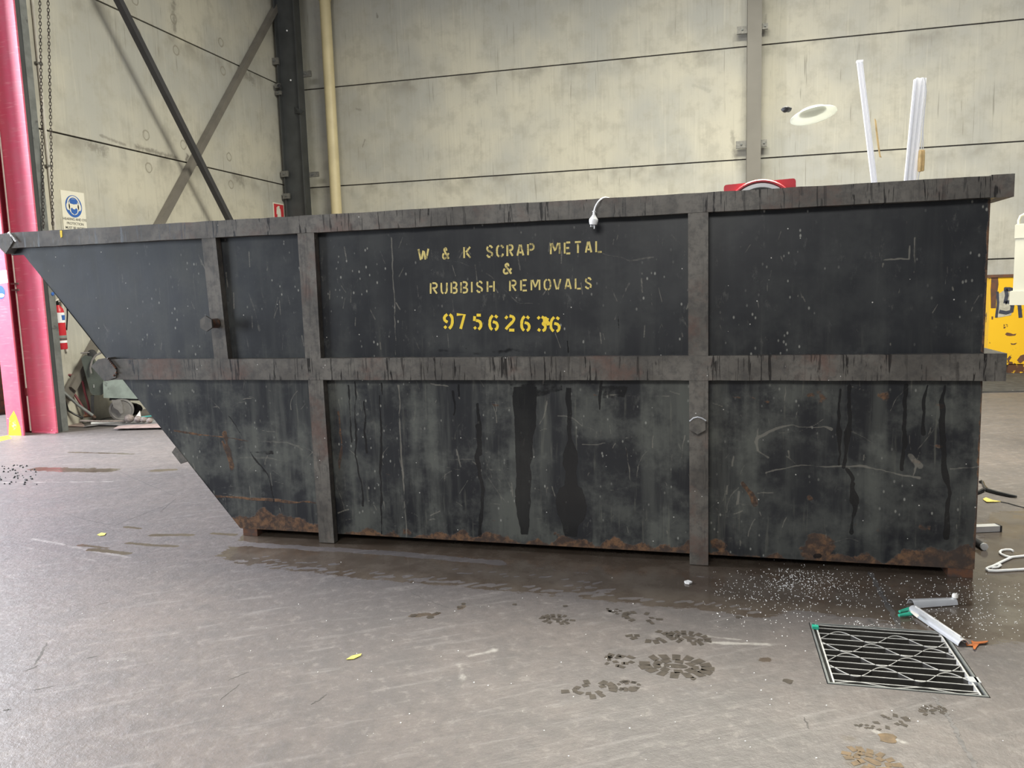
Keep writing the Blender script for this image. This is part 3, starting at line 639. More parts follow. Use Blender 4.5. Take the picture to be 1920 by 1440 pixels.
def side_panel():
    nu, nv = 1050, 360
    zz = np.linspace(zbot, ZT1-.02, nv); zz[np.argmin(abs(zz-zA))] = zA
    Z = np.repeat(zz[:, None], nu, 1); T = np.linspace(0, 1, nu)[None, :]
    left = sl(zz)[:, None]; S = left+(SR-left)*T
    dent = .006*np.sin(S*2.1+1)*np.sin(Z*3.7)
    V = np.stack([S-S0, np.full_like(S, WP-W0)+dent*np.clip((Z-zbot)*4, 0, 1), Z], -1)
    mk = np.zeros(S.shape+(4,))
    B = lambda l: [on_bin(u, v, WP) for u, v in l]
    Sd = S+.030*fbm(S*6+3, Z*9, 4); Zd = Z+.02*fbm(S*9+9, Z*9+40, 3)
    Ss = S+.016*fbm(S*14+50, Z*14, 3); Zs = Z+.016*fbm(S*14, Z*14+77, 3); WN = np.clip(1+2.2*fbm(S*5+80, Z*11+5, 3), .35, 2.0)
    def put(ch, px, wd, a=1., soft=None):
        pts = B(px); soft = soft or wd
        s0 = min(p[0] for p in pts)-wd*3-.02; s1 = max(p[0] for p in pts)+wd*3+.02
        z0 = min(p[1] for p in pts)-wd*3; z1 = max(p[1] for p in pts)+wd*3
        m = (S > s0) & (S < s1) & (Z > z0) & (Z < z1)
        if not m.any(): return
        sx, zx = (Sd, Zd) if ch else (Ss, Zs)
        d = seg_dist(sx[m], zx[m], pts); val = a*np.clip((wd*WN[m]-d)/soft+.5, 0, 1)*(np.clip(.55+WN[m]*.45, 0, 1) if ch == 0 else 1)
        mk[..., ch][m] = np.maximum(mk[..., ch][m], val)
    def pol(ch, px, a=1., soft=.03):
        pts = B(px); d = poly_sd(Sd, Zd, pts); mk[..., ch] = np.maximum(mk[..., ch], a*np.clip(d/soft+.5, 0, 1))
    # grime: heavy on the lower half, thin on the upper
    lowm = np.clip((1.02-Z)/.03, 0, 1); mk[..., 3] = lowm*(.95)+(1-lowm)*(.14+.16*np.clip((1.35-Z)/.25, 0, 1)+.16*np.clip((-2.2-S)/.8, 0, 1))
    mk[..., 3] -= lowm*.25*np.clip((.9-Z)/.5, 0, 1)*np.clip((S+.1)/.3, 0, 1)
    # rust along the base and on the right-hand edge
    ph = rng.uniform(0, 6, 6); wav = sum(np.sin(S*k+p) for k, p in zip((3.1, 5.3, 9.7, 17, 29, 43), ph))/6
    base = .034+.07*wav+.055*np.clip((S-.75)/.4, 0, 1)+.045*np.clip((-2.2-S)/.3, 0, 1)
    mk[..., 2] = np.clip(.5+(base-(Z-zbot))/.06, 0, 1)*.95
    mk[..., 2] = np.maximum(mk[..., 2], .75*np.clip(1-(SR-S)/.022, 0, 1))
    for u, v, r, a in ((1408, 748, .035, 1), (1432, 752, .03, .9), (1545, 745, .055, .9), (1655, 742, .05, .8), (1520, 742, .03, .8), (1380, 746, .02, .8), (1762, 760, .03, .8), (1120, 742, .018, .8), (1270, 1025, .05, 1), (1345, 1025, .05, 1),
                       (1600, 985, .05, .75), (1645, 995, .04, .6), (1735, 992, .04, .7), (640, 830, .012, .8), (730, 890, .015, .8), (930, 760, .02, .6), (765, 1000, .045, .9), (925, 975, .04, .6), (820, 975, .05, .5), (1160, 1015, .05, .8), (1045, 1003, .05, .7), (500, 985, .05, .7), (520, 750, .02, .5), (1760, 835, .012, 1), (1718, 865, .02, .7)):
        put(2, [(u-5, v-1), (u+5, v+1)], r*.5, a*.8, r*1.2)
    put(2, [(420, 812), (424, 840), (432, 875)], .022, 1, .02); put(2, [(415, 830), (428, 860)], .02, 1, .02)
    put(2, [(634, 775), (640, 830), (636, 880)], .016, .8, .02); put(2, [(1395, 905), (1408, 925), (1414, 945)], .010, 1, .012)
    put(2, [(330, 808), (470, 828)], .006, .8); put(2, [(400, 930), (590, 944)], .007, .8, .01); put(2, [(1518, 934), (1520, 936)], .012, 1, .006)
    put(2, [(1529, 1036), (1531, 1036)], .07, .8, .05)
    # scratches and weld seams (pale)
    sc = [([(733, 445), (740, 560), (742, 665)], .0045, .85), ([(747, 722), (752, 840), (760, 960), (762, 1008)], .006, 1), ([(835, 488), (860, 490), (882, 500)], .004, .5), ([(912, 513), (945, 540), (970, 568), (1010, 570)], .005, .5),
          ([(945, 537), (1060, 536), (1150, 535)], .003, .4), ([(845, 555), (852, 590), (862, 635)], .005, .45), ([(1130, 475), (1180, 488), (1225, 482)], .006, .5), ([(1190, 500), (1230, 535)], .005, .4), ([(1180, 530), (1165, 560), (1152, 600)], .006, .45),
          ([(1128, 520), (1127, 640)], .003, .35), ([(955, 575), (990, 590)], .005, .4), ([(755, 615), (775, 630), (792, 668)], .006, .4), ([(1658, 489), (1690, 486), (1704, 488), (1706, 460)], .0045, .9), ([(1715, 445), (1713, 510)], .0035, .9),
          ([(1773, 412), (1795, 468), (1802, 510)], .005, .4), ([(1818, 405), (1800, 465), (1796, 500), (1806, 520)], .005, .4), ([(1260, 440), (1280, 460)], .006, .4), ([(1235, 470), (1290, 480)], .006, .35),
          ([(275, 490), (330, 500), (355, 500)], .006, .35), ([(330, 500), (336, 540)], .005, .35), ([(185, 570), (240, 562), (250, 570)], .006, .4), ([(130, 475), (148, 492)], .004, .4), ([(205, 492), (250, 495)], .007, .3), ([(465, 545), (480, 590), (488, 620)], .008, .45), ([(490, 540), (500, 580)], .006, .4), ([(527, 570), (524, 640)], .005, .35),
          ([(470, 720), (465, 760)], .01, .3), ([(380, 735), (410, 765), (440, 800)], .004, .5), ([(448, 840), (470, 826), (540, 830), (566, 842)], .009, .55), ([(440, 860), (500, 858), (560, 870)], .008, .5), ([(410, 790), (445, 798), (440, 815)], .006, .4),
          ([(545, 720), (556, 820)], .003, .5), ([(370, 725), (378, 800)], .012, .3), ([(495, 720), (500, 790)], .014, .3), ([(1140, 742), (1255, 743)], .0045, .9), ([(1172, 830), (1182, 900)], .0045, .7), ([(1160, 950), (1150, 970), (1100, 1003)], .0055, .7),
          ([(890, 722), (900, 800)], .006, .3), ([(825, 745), (828, 820)], .02, .25), ([(838, 745), (845, 820)], .02, .3), ([(780, 760), (785, 820)], .025, .2), ([(690, 770), (700, 790)], .012, .4), ([(700, 775), (688, 810)], .022, .38),
          ([(820, 825), (860, 825), (880, 860)], .03, .3), ([(815, 862), (900, 862), (960, 861)], .004, .5), ([(905, 880), (950, 945)], .004, .5), ([(925, 855), (960, 915)], .004, .5), ([(890, 930), (930, 940)], .004, .4), ([(915, 870), (940, 905)], .003, .5), ([(935, 860), (975, 920)], .003, .45),
          ([(1418, 828), (1420, 820), (1450, 805), (1470, 798), (1488, 796), (1505, 802), (1545, 800), (1560, 806)], .008, .85), ([(1418, 828), (1422, 845), (1440, 858)], .012, .7), ([(1436, 888), (1460, 882), (1495, 873), (1560, 876), (1610, 874), (1655, 880), (1690, 892), (1725, 897)], .007, .85), ([(1475, 856), (1492, 870)], .007, .7), ([(1436, 888), (1443, 903)], .004, .7),
          ([(1400, 785), (1430, 778), (1560, 778)], .006, .35), ([(1382, 730), (1382, 900)], .003, .4), ([(1600, 730), (1600, 870)], .003, .55), ([(1720, 845), (1745, 815), (1758, 790), (1742, 778)], .004, .5), ([(1648, 885), (1662, 925)], .004, .5), ([(1705, 855), (1725, 875)], .014, .6), ([(1420, 926), (1450, 923)], .003, .9), ([(1390, 946), (1420, 948)], .004, .5),
          ([(1538, 970), (1570, 973)], .0035, 1.), ([(1350, 1015), (1370, 1010)], .015, .4), ([(1555, 1018), (1590, 1010), (1620, 1016)], .004, .5), ([(875, 983), (905, 983)], .003, .9), ([(648, 974), (663, 974)], .003, .9), ([(1780, 828), (1835, 829)], .003, .5), ([(1500, 925), (1830, 926)], .003, .25), ([(1330, 1010), (1390, 1020)], .03, .35)]
    for px, wd, a in sc: put(0, px, wd*.8, a, .005)
    for k in range(280):                                  # upright rub marks on the upper panels
        s = rng.uniform(-4, SR-.05); z = rng.uniform(1.16, 1.75); h = rng.uniform(.01, .06)*(1.6 if s < 0 else .8); m = (abs(S-s) < .03) & (abs(Z-z) < .12)
        if m.any():
            d = seg_dist(S[m], Z[m], [(s, z), (s+rng.normal(0, .35)*h, z+h)]); mk[..., 0][m] = np.maximum(mk[..., 0][m], rng.uniform(.25, .65)*np.clip((rng.uniform(.002, .006)-d)/.004+.5, 0, 1))
    for k in range(330):                                  # scrapes over the lower half
        s = rng.uniform(-3.5, SR-.05); z = rng.uniform(.1, .97); ln = rng.uniform(.02, .16)*(1 if k % 3 else .4); an = rng.choice([PI/2, PI/2, 0, rng.uniform(0, PI)])+rng.normal(0, .15); cv = rng.normal(0, .25)
        pts = [(s+ln*t_*math.cos(an+cv*t_), z+ln*t_*math.sin(an+cv*t_)) for t_ in np.linspace(0, 1, 5)]; m = (abs(S-s) < .2) & (abs(Z-z) < .2)
        if m.any(): d = seg_dist(Ss[m], Zs[m], pts); wd = rng.uniform(.0012, .004); mk[..., 0][m] = np.maximum(mk[..., 0][m], rng.uniform(.4, .8)*np.clip((wd*WN[m]-d)/.004+.5, 0, 1))
    # wet runs (dark); also the shade inside a slot hole, painted on
    dr = [([(653, 722), (656, 770), (658, 830)], .008, 1), ([(666, 715), (666, 780), (667, 855), (676, 905), (680, 948)], .009, 1), ([(681, 752), (687, 780), (682, 810), (689, 850)], .009, 1), ([(711, 742), (715, 800), (717, 840), (714, 900), (716, 1000)], .009, 1), ([(717, 720), (717, 740)], .007, 1),
          ([(851, 735), (854, 765), (853, 777)], .008, 1), ([(895, 760), (898, 800), (896, 860), (905, 920), (900, 970), (899, 1005)], .017, .95), ([(894, 800), (900, 850)], .022, .9), ([(862, 722), (862, 745)], .006, 1),
          ([(1382, 735), (1380, 800)], .01, .3), ([(1575, 730), (1572, 800), (1574, 870)], .014, 1), ([(1592, 725), (1592, 780), (1586, 830), (1584, 875)], .02, 1), ([(1590, 880), (1600, 900), (1601, 940), (1598, 1000)], .018, .9), ([(1602, 910), (1601, 940)], .028, .9),
          ([(1698, 725), (1697, 790), (1693, 880)], .014, 1), ([(1738, 722), (1734, 760), (1731, 812)], .011, 1), ([(1770, 722), (1766, 800), (1772, 890), (1779, 930), (1775, 1010)], .017, .9), ([(1126, 715), (1124, 768)], .013, 1), ([(1168, 740), (1172, 830), (1176, 885)], .009, .55),
          ([(1185, 640), (1165, 640)], .01, .3), ([(1063, 640), (1065, 660)], .01, .7), ([(872, 640), (873, 662)], .005, .7), ([(1162, 590), (1160, 620)], .006, .7), ([(1528, 1042.5), (1534, 1042.5)], .018, 1.2),
          ([(445, 825), (455, 850), (520, 860), (560, 880), (585, 930)], .01, .0), ([(430, 780), (470, 850), (500, 890), (512, 940)], .011, .6), ([(575, 790), (582, 930)], .022, .4), ([(470, 850), (510, 850)], .02, .5), ([(480, 885), (515, 885)], .025, .45), ([(438, 880), (432, 910)], .01, .4)]
    for px, wd, a in dr: put(1, px, wd*.62, a, .010)
    pol(1, [(962, 725), (1005, 725), (1004, 745), (1005, 800), (1001, 840), (995, 870), (995, 960), (990, 1003), (976, 1003), (966, 940), (968, 870), (967, 840), (963, 770)], .92, .015)
    pol(1, [(1062, 725), (1073, 725), (1070, 820), (1082, 845), (1085, 865), (1080, 885), (1084, 910), (1092, 915), (1101, 950), (1095, 975), (1085, 985), (1082, 1008), (1060, 1008), (1055, 985), (1044, 965), (1042, 935), (1048, 915), (1058, 908), (1062, 885), (1054, 870), (1053, 852), (1062, 825)], .85, .012)
    pol(1, [(790, 668), (800, 655), (830, 650), (900, 656), (960, 648), (1010, 660), (1090, 655), (1190, 664), (1280, 650), (1285, 668)], .62, .09)
    pol(1, [(1120, 722), (1180, 722), (1175, 748), (1130, 750)], .5, .02); pol(1, [(950, 715), (1060, 715), (1060, 735), (1010, 748), (955, 745)], .5, .03)
    pol(1, [(1335, 664), (1840, 655), (1840, 648), (1760, 654), (1480, 655)], .6, .05)
    # rest of the sheet: edges and back
    zl = [zbot, float(zA), float(zA)+.001, ZT1-.02]; ev, ef = [], []
    for z in zl:
        a = float(sl(z)); ev += [(a-S0, WP-W0, z), (SR-S0, WP-W0, z), (a-S0, WP+.008-W0, z), (SR-S0, WP+.008-W0, z)]
    for i in range(len(zl)-1):
        a, b = 4*i, 4*i+4; ef += [(a+3, a+2, b+2, b+3), (a+2, a, b, b+2), (a+1, a+3, b+3, b+1)]
    ef += [(0, 2, 3, 1)]
    o = grid_mesh('side_panel', V, nu, nv, mk, M['panel'], None, (ev, ef)); o.parent = root; return o
panel = side_panel(); panel['label'] = 'front side sheet, black with scratches, wet runs and rust'
M['panel2'] = simple('plain_black_bin_paint', (.022, .024, .027), .55, 0, .4, 5, (.08, .045, .03), .64)
zq = [zbot, float(zA), ZT1-.02]
bpart('side_panel', MB().prism([L(float(sl(zbot)), WB, zbot), L(SR, WB, zbot), L(SR, WB, ZT1-.02), L(sA-.1, WB, ZT1-.02), L(sA-.1, WB, float(zA)), L(sA, WB, float(zA))], (0, .008, 0)), M['panel2'], label='back side sheet')
bpart('end_panel', lb(MB(), SR-.008, SR, WP+.009, WB-.001, zbot, ZT1-.02), M['panel2'])
bpart('sloped_end_panel', MB().prism([L(float(sl(zbot)), WP+.009, zbot), L(float(sl(zbot))+.012, WP+.009, zbot), L(sA+.012, WP+.009, float(zA)), L(sA, WP+.009, float(zA))], (0, WB-WP-.011, 0)), M['panel2'])
bpart('floor_plate', lb(MB(), float(sl(zbot))+.02, SR-.01, WP+.01, WB-.002, zbot, zbot+.01), M['rust'])
# rails
SE = on_bin(1903, 326, WF)[0]; SM = on_bin(1887, 690, WF)[0]
sTL = on_bin(14, 450, WF)[0]; sML = on_bin(205, 690, WF)[0]
def jitter_top(mb, amp):                                 # small knocks along the rail's edge
    bm = mb.bm; es = [e for e in bm.edges if abs(e.verts[0].co.x-e.verts[1].co.x) > 1]
    bmesh.ops.subdivide_edges(bm, edges=es, cuts=60, use_grid_fill=True)
    for v in bm.verts: v.co.z += random.uniform(-amp, amp); v.co.y += random.uniform(-amp, amp)
    return mb
rail = bpart('top_rail', jitter_top(lb(MB(), sTL, SE-.098, WF, WF+.10, ZT0, ZT1), .0015), M['rail'])
bpart('top_rail', lb(MB(), sTL, SE-.098, WB-.02, WB+.08, ZT0, ZT1), M['rail'], bevel=.006)
endr = bpart('end_top_rail', lb(MB(), SE-.096, SE, WF-.002, WB+.08, ZT0-.002, ZT1+.004), M['rail'], bevel=.006)
mrail = bpart('mid_rail', jitter_top(lb(MB(), sML, SM-.096, WF, WP-.001, ZM0, ZM1), .0012), M['rail'])
bpart('mid_rail', lb(MB(), sML, SM-.096, WB+.009, WB+.09, ZM0, ZM1), M['rail'], bevel=.006)
bpart('end_mid_rail', lb(MB(), SM-.094, SM, WF-.002, WB+.09, ZM0-.002, ZM1+.003), M['rail'], bevel=.006)
def hexbar(px, name):
    pts = [on_bin(u, v, WF-.012) for u, v in px]
    return bpart(name, MB().prism([L(s, WF-.012, z) for s, z in pts], (0, WB-WF+.1, 0)), M['stiff'], bevel=.004)
hx = hexbar([(-4, 440), (15, 436), (24.5, 453), (10, 476), (1, 467), (-6, 455)], 'cross_rail')
hx2 = hexbar([(170.6, 687), (184, 673.5), (200, 671), (218, 694), (217, 708), (196, 715)], 'cross_rail')
bm_ = MB()
for k in range(7):
    s, z = on_bin(16+k*2.1, 437+k*2.5, WF-.02); bm_.blob(L(s, WF-.016, z), .0075, 1)
bpart('weld_bead', bm_, M['alu'], hx)
bm_ = MB()
for k in range(9):
    u, v = (202+k*2.2, 673+k*2.7) if k < 7 else (217-(k-7)*4, 694+(k-6)*5); s, z = on_bin(u, v, WF-.02); bm_.blob(L(s, WF-.016, z), .008, 1)
bpart('weld_bead', bm_, M['rust'], hx2)
f = MB(); q_ = [on_bin(u, v, WF-.001) for u, v in ((112.5, 432), (116.5, 432), (117, 444), (114, 446), (113, 440))]
bpart('paint_mark', f.prism([L(a_, WF-.0025, b_) for a_, b_ in q_], (0, .002, 0)), M['let2'], rail, label='small dab of yellow paint', smooth=False)
# stiffeners
def stiff(u0, v0, u1, v1, uL, uR, z0, z1):
    a0, a1 = on_bin(u0, v0, WF)[0], on_bin(u1, v1, WF)[0]
    b0, b1 = on_bin(uL, (v0 if 0 else 660), WF)[0], on_bin(uR, 660, WF)[0]
    return MB().hexa([L(b0, WF+.004, z0), L(b1, WF+.004, z0), L(b1, WP-.003, z0), L(b0, WP-.003, z0), L(a0, WF+.004, z1), L(a1, WF+.004, z1), L(a1, WP-.003, z1), L(a0, WP-.003, z1)])
bpart('stiffener', stiff(377, 447, 403, 445, 400, 426, ZM1, ZT0), M['stiff'], bevel=.004)
bpart('stiffener', stiff(557, 440, 588, 438, 571, 600, ZM1, ZT0), M['stiff'], bevel=.004)
bpart('stiffener', stiff(1290, 402, 1328, 400, 1290.5, 1328, ZM1, ZT0), M['stiff'], bevel=.004)
def lower(px0, px1, z1):
    a0, b0 = on_bin(px0[0], px0[1], WF)[0], on_bin(px0[2], px0[1], WF)[0]; a1, b1 = on_bin(px1[0], px1[1], WF)[0], on_bin(px1[2], px1[1], WF)[0]
    z0 = .004
    return MB().hexa([L(a1, WF+.004, z0), L(b1, WF+.004, z0), L(b1, WP-.003, z0), L(a1, WP-.003, z0), L(a0, WF+.004, z1), L(b0, WF+.004, z1), L(b0, WP-.003, z1), L(a0, WP-.003, z1)])
bpart('stiffener', lower((577, 714, 605), (598, 1018, 626), ZM0), M['stiff'], bevel=.004)
st_mid = bpart('stiffener', lower((1292, 714, 1328), (1293, 1060, 1328), ZM0), M['stiff'], bevel=.004)
for s0, s1 in ((-2.9, -2.8), (1.11, SR-.005)):
    bpart('skid', lb(MB(), s0, s1, WP+.002, WB-.002, .001, zbot-.001), M['rust'], bevel=.004)
# lugs
def hexpts(u, v, r, wv): 
    s, z = on_bin(u, v, wv); return [L(s+r*math.cos(a), wv, z+r*math.sin(a)) for a in [PI/6+k*PI/3 for k in range(6)]]
s1_, z1_ = on_bin(406, 606, WF); s2_, z2_ = on_bin(388, 606, WF-.10)
lug = bpart('lifting_lug', MB().tube([L(s1_, WF+.003, z1_), L(s1_-.015, WF-.05, z1_), L(s2_, WF-.10, z2_)], [.03, .028, .026], 14), M['rust'])
bpart('lug_plate', MB().prism(hexpts(386, 607, .046, WF-.112), (0, .014, 0)), M['stiff'], lug, bevel=.003)
lug = bpart('lifting_lug', MB().prism(hexpts(1308, 798, .046, WF-.03), (0, .033, 0)), M['stiff'], bevel=.006)
bpart('weld_bead', MB().tube([L(on_bin(u, v, WF-.035)[0], WF-.034, on_bin(u, v, WF-.035)[1]) for u, v in ((1293, 790), (1300, 784), (1308, 782), (1316, 784), (1324, 789))], .004, 6), M['alu'], lug)
pts = [on_bin(u, v, WP) for u, v in ((330, 837), (351, 864), (339, 870), (322, 848))]
bpart('slope_bearer', MB().prism([L(s, WP, z) for s, z in pts], (0, WB-WP, 0)), M['stiff'], bevel=.004)
# stencilled lettering
GL = {'W': [[(0, 1), (.22, 0)], [(.48, .85), (.33, .08)], [(.56, .78), (.70, .02)], [(1, 1), (.80, .12)]],
 '&': [[(1, 0), (.28, .72), (.25, .88), (.45, 1), (.64, .9), (.60, .74)], [(.16, .52), (.02, .32), (.05, .10), (.34, 0), (.58, .14)], [(.78, .28), (1, .52)]],
 'K': [[(0, 0), (0, 1)], [(.9, 1), (.28, .52)], [(.38, .44), (.95, 0)]], 'S': [[(.95, .80), (.78, .99), (.40, 1)], [(.18, .95), (.0, .75), (.2, .57), (.8, .43), (1, .25), (.84, .06)], [(.62, 0), (.25, .01), (0, .2)]],
 'C': [[(1, .75), (.88, .95), (.62, 1)], [(.38, 1), (.10, .9), (0, .7), (0, .3), (.10, .1), (.38, 0)], [(.62, 0), (.88, .05), (1, .25)]], 'R': [[(0, 0), (0, 1)], [(.28, 1), (.75, 1), (1, .86), (1, .66), (.75, .52), (.28, .52)], [(.5, .42), (1, 0)]],
 'A': [[(0, 0), (.40, 1)], [(.57, 1), (1, 0)], [(.34, .28), (.70, .28)]], 'P': [[(0, 0), (0, 1)], [(.28, 1), (.75, 1), (1, .85), (1, .62), (.75, .47), (.28, .47)]], 'M': [[(0, 0), (0, 1)], [(.14, 1), (.50, .28)], [(.54, .4), (.84, 1)], [(1, 0), (1, 1)]],
 'E': [[(0, 0), (0, 1)], [(.28, 1), (1, 1)], [(.28, .5), (.8, .5)], [(.28, 0), (1, 0)]], 'T': [[(0, 1), (1, 1)], [(.5, .84), (.5, 0)]], 'L': [[(0, 1), (0, 0)], [(.3, 0), (1, 0)]],
 'U': [[(0, 1), (0, .25), (.14, .05), (.38, 0)], [(.62, 0), (.86, .05), (1, .25), (1, 1)]], 'B': [[(0, 0), (0, 1)], [(.28, 1), (.75, 1), (.95, .85), (.9, .66), (.7, .56)], [(.3, .48), (.8, .46), (1, .3), (.95, .1), (.75, 0), (.28, 0)]],
 'I': [[(.5, 0), (.5, 1)]], 'H': [[(0, 0), (0, 1)], [(1, 0), (1, 1)], [(.24, .5), (.76, .5)]], 'O': [[(.40, 1), (.10, .88), (0, .7), (0, .3), (.10, .12), (.40, 0)], [(.60, 0), (.90, .12), (1, .3), (1, .7), (.90, .88), (.60, 1)]],
 'V': [[(0, 1), (.40, 0)], [(1, 1), (.60, 0)]],
 '9': [[(.42, .45), (.08, .55), (0, .8), (.38, 1)], [(.66, 1), (.95, .85), (1, .5), (.9, .2), (.6, 0)], [(.04, .16), (.26, .02)]], '7': [[(0, 1), (1, 1), (.5, 0)]], '5': [[(.10, .92), (.04, .58)], [(.36, 1), (.95, 1)], [(.28, .62), (.8, .58), (1, .35), (.9, .12), (.62, 0)], [(.04, .16), (.26, .02)]],
 '6': [[(.40, 1), (.10, .8), (0, .4), (.10, .12), (.34, 0)], [(.66, 1), (.95, .86)], [(.40, .56), (.85, .5), (1, .26), (.86, .05), (.66, 0)]], '2': [[(0, .80), (.22, .98)], [(.46, 1), (.9, .95), (1, .7), (.2, .2), (.06, .04)], [(.42, 0), (1, 0)]],
 '3': [[(0, .85), (.26, 1)], [(.5, 1), (.85, .9), (.92, .66), (.58, .52), (1, .35), (.9, .1), (.62, 0)], [(.04, .12), (.32, 0)]]}
def lettering(chars, ytop, ybot, thick, mat, blobs=()):
    """chars: (glyph, x0, x1) in zoomed units; ytop/ybot linear along x; the strokes land on the sheet itself."""
    mb = MB(); up = Vector((0, -1, 0))
    def P(x, y): 
        s, z = on_bin(740+x/4, 360+y/4, WP-.0015); dn = .006*math.sin(s*2.1+1)*math.sin(z*3.7); return L(s, WP-.0015+dn, z)
    for g, x0, x1 in chars:
        a, b = x0+thick/2, x1-thick/2
        for st in GL[g]:
            q = []
            for i, (gx, gy) in enumerate(st):
                x = a+(b-a)*gx; t0 = ytop(x)+thick/2; t1 = ybot(x)-thick/2; q.append((x, t1+(t0-t1)*gy))
            # smooth the bends
            for _ in range(2 if len(q) > 2 and g not in '7' else 0):
                n = [q[0]]
                for p0, p1 in zip(q, q[1:]): n += [(p0[0]*.75+p1[0]*.25, p0[1]*.75+p1[1]*.25), (p0[0]*.25+p1[0]*.75, p0[1]*.25+p1[1]*.75)]
                q = n+[q[-1]]
            if len(q) == 2: q = [q[0], ((q[0][0]*2+q[1][0])/3, (q[0][1]*2+q[1][1])/3), ((q[0][0]+q[1][0]*2)/3, (q[0][1]+q[1][1]*2)/3), q[1]]
            sc = (P(x0+10, 500)-P(x0, 500)).length/10
            mb.ribbon([P(*p) for p in q], [thick*sc*random.uniform(.88, 1.08) for _ in q], up)
    for x, y, r in blobs: mb.poly([P(x+r*math.cos(t)*random.uniform(.7, 1.2), y+r*1.3*math.sin(t)*random.uniform(.7, 1.2)) for t in np.linspace(0, 2*PI, 12)[:-1]])
    return mb
lin = lambda x0, y0, x1, y1: (lambda x: y0+(y1-y0)*(x-x0)/(x1-x0))
bpart('stencil_lettering', lettering([('W', 172, 260), ('&', 354, 412), ('K', 514, 578), ('S', 685, 740), ('C', 760, 820), ('R', 838, 892), ('A', 913, 972), ('P', 993, 1050), ('M', 1164, 1244), ('E', 1268, 1324), ('T', 1345, 1404), ('A', 1426, 1482), ('L', 1504, 1560)],
      lin(172, 422, 1560, 360), lin(172, 518, 1560, 456), 14, M['let1']), M['let1'], label='faded yellow stencilled words W & K SCRAP METAL', smooth=False)
bpart('stencil_lettering', lettering([('&', 808, 882)], lin(800, 530, 900, 528), lin(800, 622, 900, 620), 15, M['let1']), M['let1'], label='faded yellow stencilled ampersand', smooth=False)
bpart('stencil_lettering', lettering([('R', 262, 322), ('U', 342, 397), ('B', 417, 472), ('B', 490, 550), ('I', 566, 588), ('S', 608, 662), ('H', 688, 750), ('R', 857, 914), ('E', 940, 997), ('M', 1018, 1092), ('O', 1116, 1174), ('V', 1188, 1250), ('A', 1272, 1328), ('L', 1350, 1402), ('S', 1424, 1480)],
      lin(262, 678, 1480, 638), lin(262, 770, 1480, 728), 13, M['let1']), M['let1'], label='faded yellow stencilled words RUBBISH REMOVALS', smooth=False)
bpart('stencil_lettering', lettering([('9', 358, 442), ('7', 453, 532), ('5', 582, 657), ('6', 698, 782), ('2', 818, 906), ('6', 938, 1020), ('3', 1060, 1142), ('6', 1158, 1246)],
      lin(358, 906, 1246, 930), lin(358, 1034, 1246, 1056), 21, M['let2'], [(1135, 965, 22), (1148, 985, 16)]), M['let2'], label='bright yellow stencilled number 97562636', smooth=False)

# ---- what is in and on the bin
def BW(s, wv, z): return BT*s+BN*wv+Vector((0, 0, z))
# scrap heap inside
nx, ny = 26, 12; mb = MB(); top = {}; bot = {}
for i in range(nx):
    for j in range(ny):
        s = -2.2+i*3.3/(nx-1); wv = WP+.05+j*(WB-WP-.1)/(ny-1); e = min(i, nx-1-i, j+2, ny+1-j)
        top[i, j] = mb.bm.verts.new(BW(s, wv, 1.52+random.uniform(-.07, .07)-(.2 if e == 0 else 0))); bot[i, j] = mb.bm.verts.new(BW(s, wv, zbot+.012))
for i in range(nx-1):
    for j in range(ny-1):
        mb.bm.faces.new((top[i, j], top[i+1, j], top[i+1, j+1], top[i, j+1])); mb.bm.faces.new((bot[i, j], bot[i, j+1], bot[i+1, j+1], bot[i+1, j]))
for i in range(nx-1):
    for j in (0, ny-1): mb.bm.faces.new((bot[i, j], bot[i+1, j], top[i+1, j], top[i, j]))
for j in range(ny-1):
    for i in (0, nx-1): mb.bm.faces.new((bot[i, j], bot[i, j+1], top[i, j+1], top[i, j]))
tag(mb.build('scrap_heap', M['dark'], smooth=False), 'dark heap of scrap lying inside the black skip bin', 'scrap heap', kind='stuff')
def bk5(u, v, wv): return on(u, v, BN, wv)
# red panel with dial
WD = 4.75; t = Thing('dial_scale', bk5(1425, 352, WD)-Vector((0, 0, .5)), 'red panel with a round white dial showing above the bin rim', 'scale')
tl, tr = bk5(1357, 347, WD), bk5(1492, 334, WD); ex = (tr-tl).normalized(); ez = Vector((0, 0, 1)); hgt = .46
cs = []; wdt = (tr-tl).length; r = .015
ezr = (ez-ex*ex.dot(ez)).normalized()
for cx, cz, a0 in ((r, -hgt+r, PI), (wdt-r, -hgt+r, 1.5*PI), (wdt-r, -r, 0), (r, -r, .5*PI)):
    for k in range(4): a = a0+k*PI/6; cs.append(tl+ex*(cx+r*math.cos(a))+ezr*(cz+r*math.sin(a)))
pn = t.part('panel', MB().prism(cs, BN*.03), M['red'])
dc = tl+ex*(wdt*.5)-ezr*.20; ax = -BN
dtop = bk5(1425, 339, WD); R1 = (dc-dtop).length*.92
R1 = .198; dc = tl+ex*(wdt*.5)-ezr*(R1-.010)
t.part('dial_rim', MB().lathe([(R1, 0), (R1, .022), (R1-.006, .03), (R1-.012, .03), (R1-.016, .02), (R1-.016, 0)], dc, ax, 48), M['red'])
dl = t.part('dial', MB().lathe([(R1-.017, .001), (R1-.020, .012), (R1-.035, .014), (0, .014)], dc, ax, 48), M['dial'])
t.part('dial_ring', MB().lathe([(R1-.042, .0145), (R1-.042, .0165), (R1-.048, .0165), (R1-.048, .0145)], dc, ax, 48), M['signblack'], dl)
tk = MB()
for k in range(20):
    a = k*2*PI/20; q = ex*math.cos(a)+ezr*math.sin(a); tk.bar(dc+ax*.0155+q*(R1-.062), dc+ax*.0155+q*(R1-.05), .002, .001, BN)
t.part('dial_marks', tk, M['signblack'], dl)
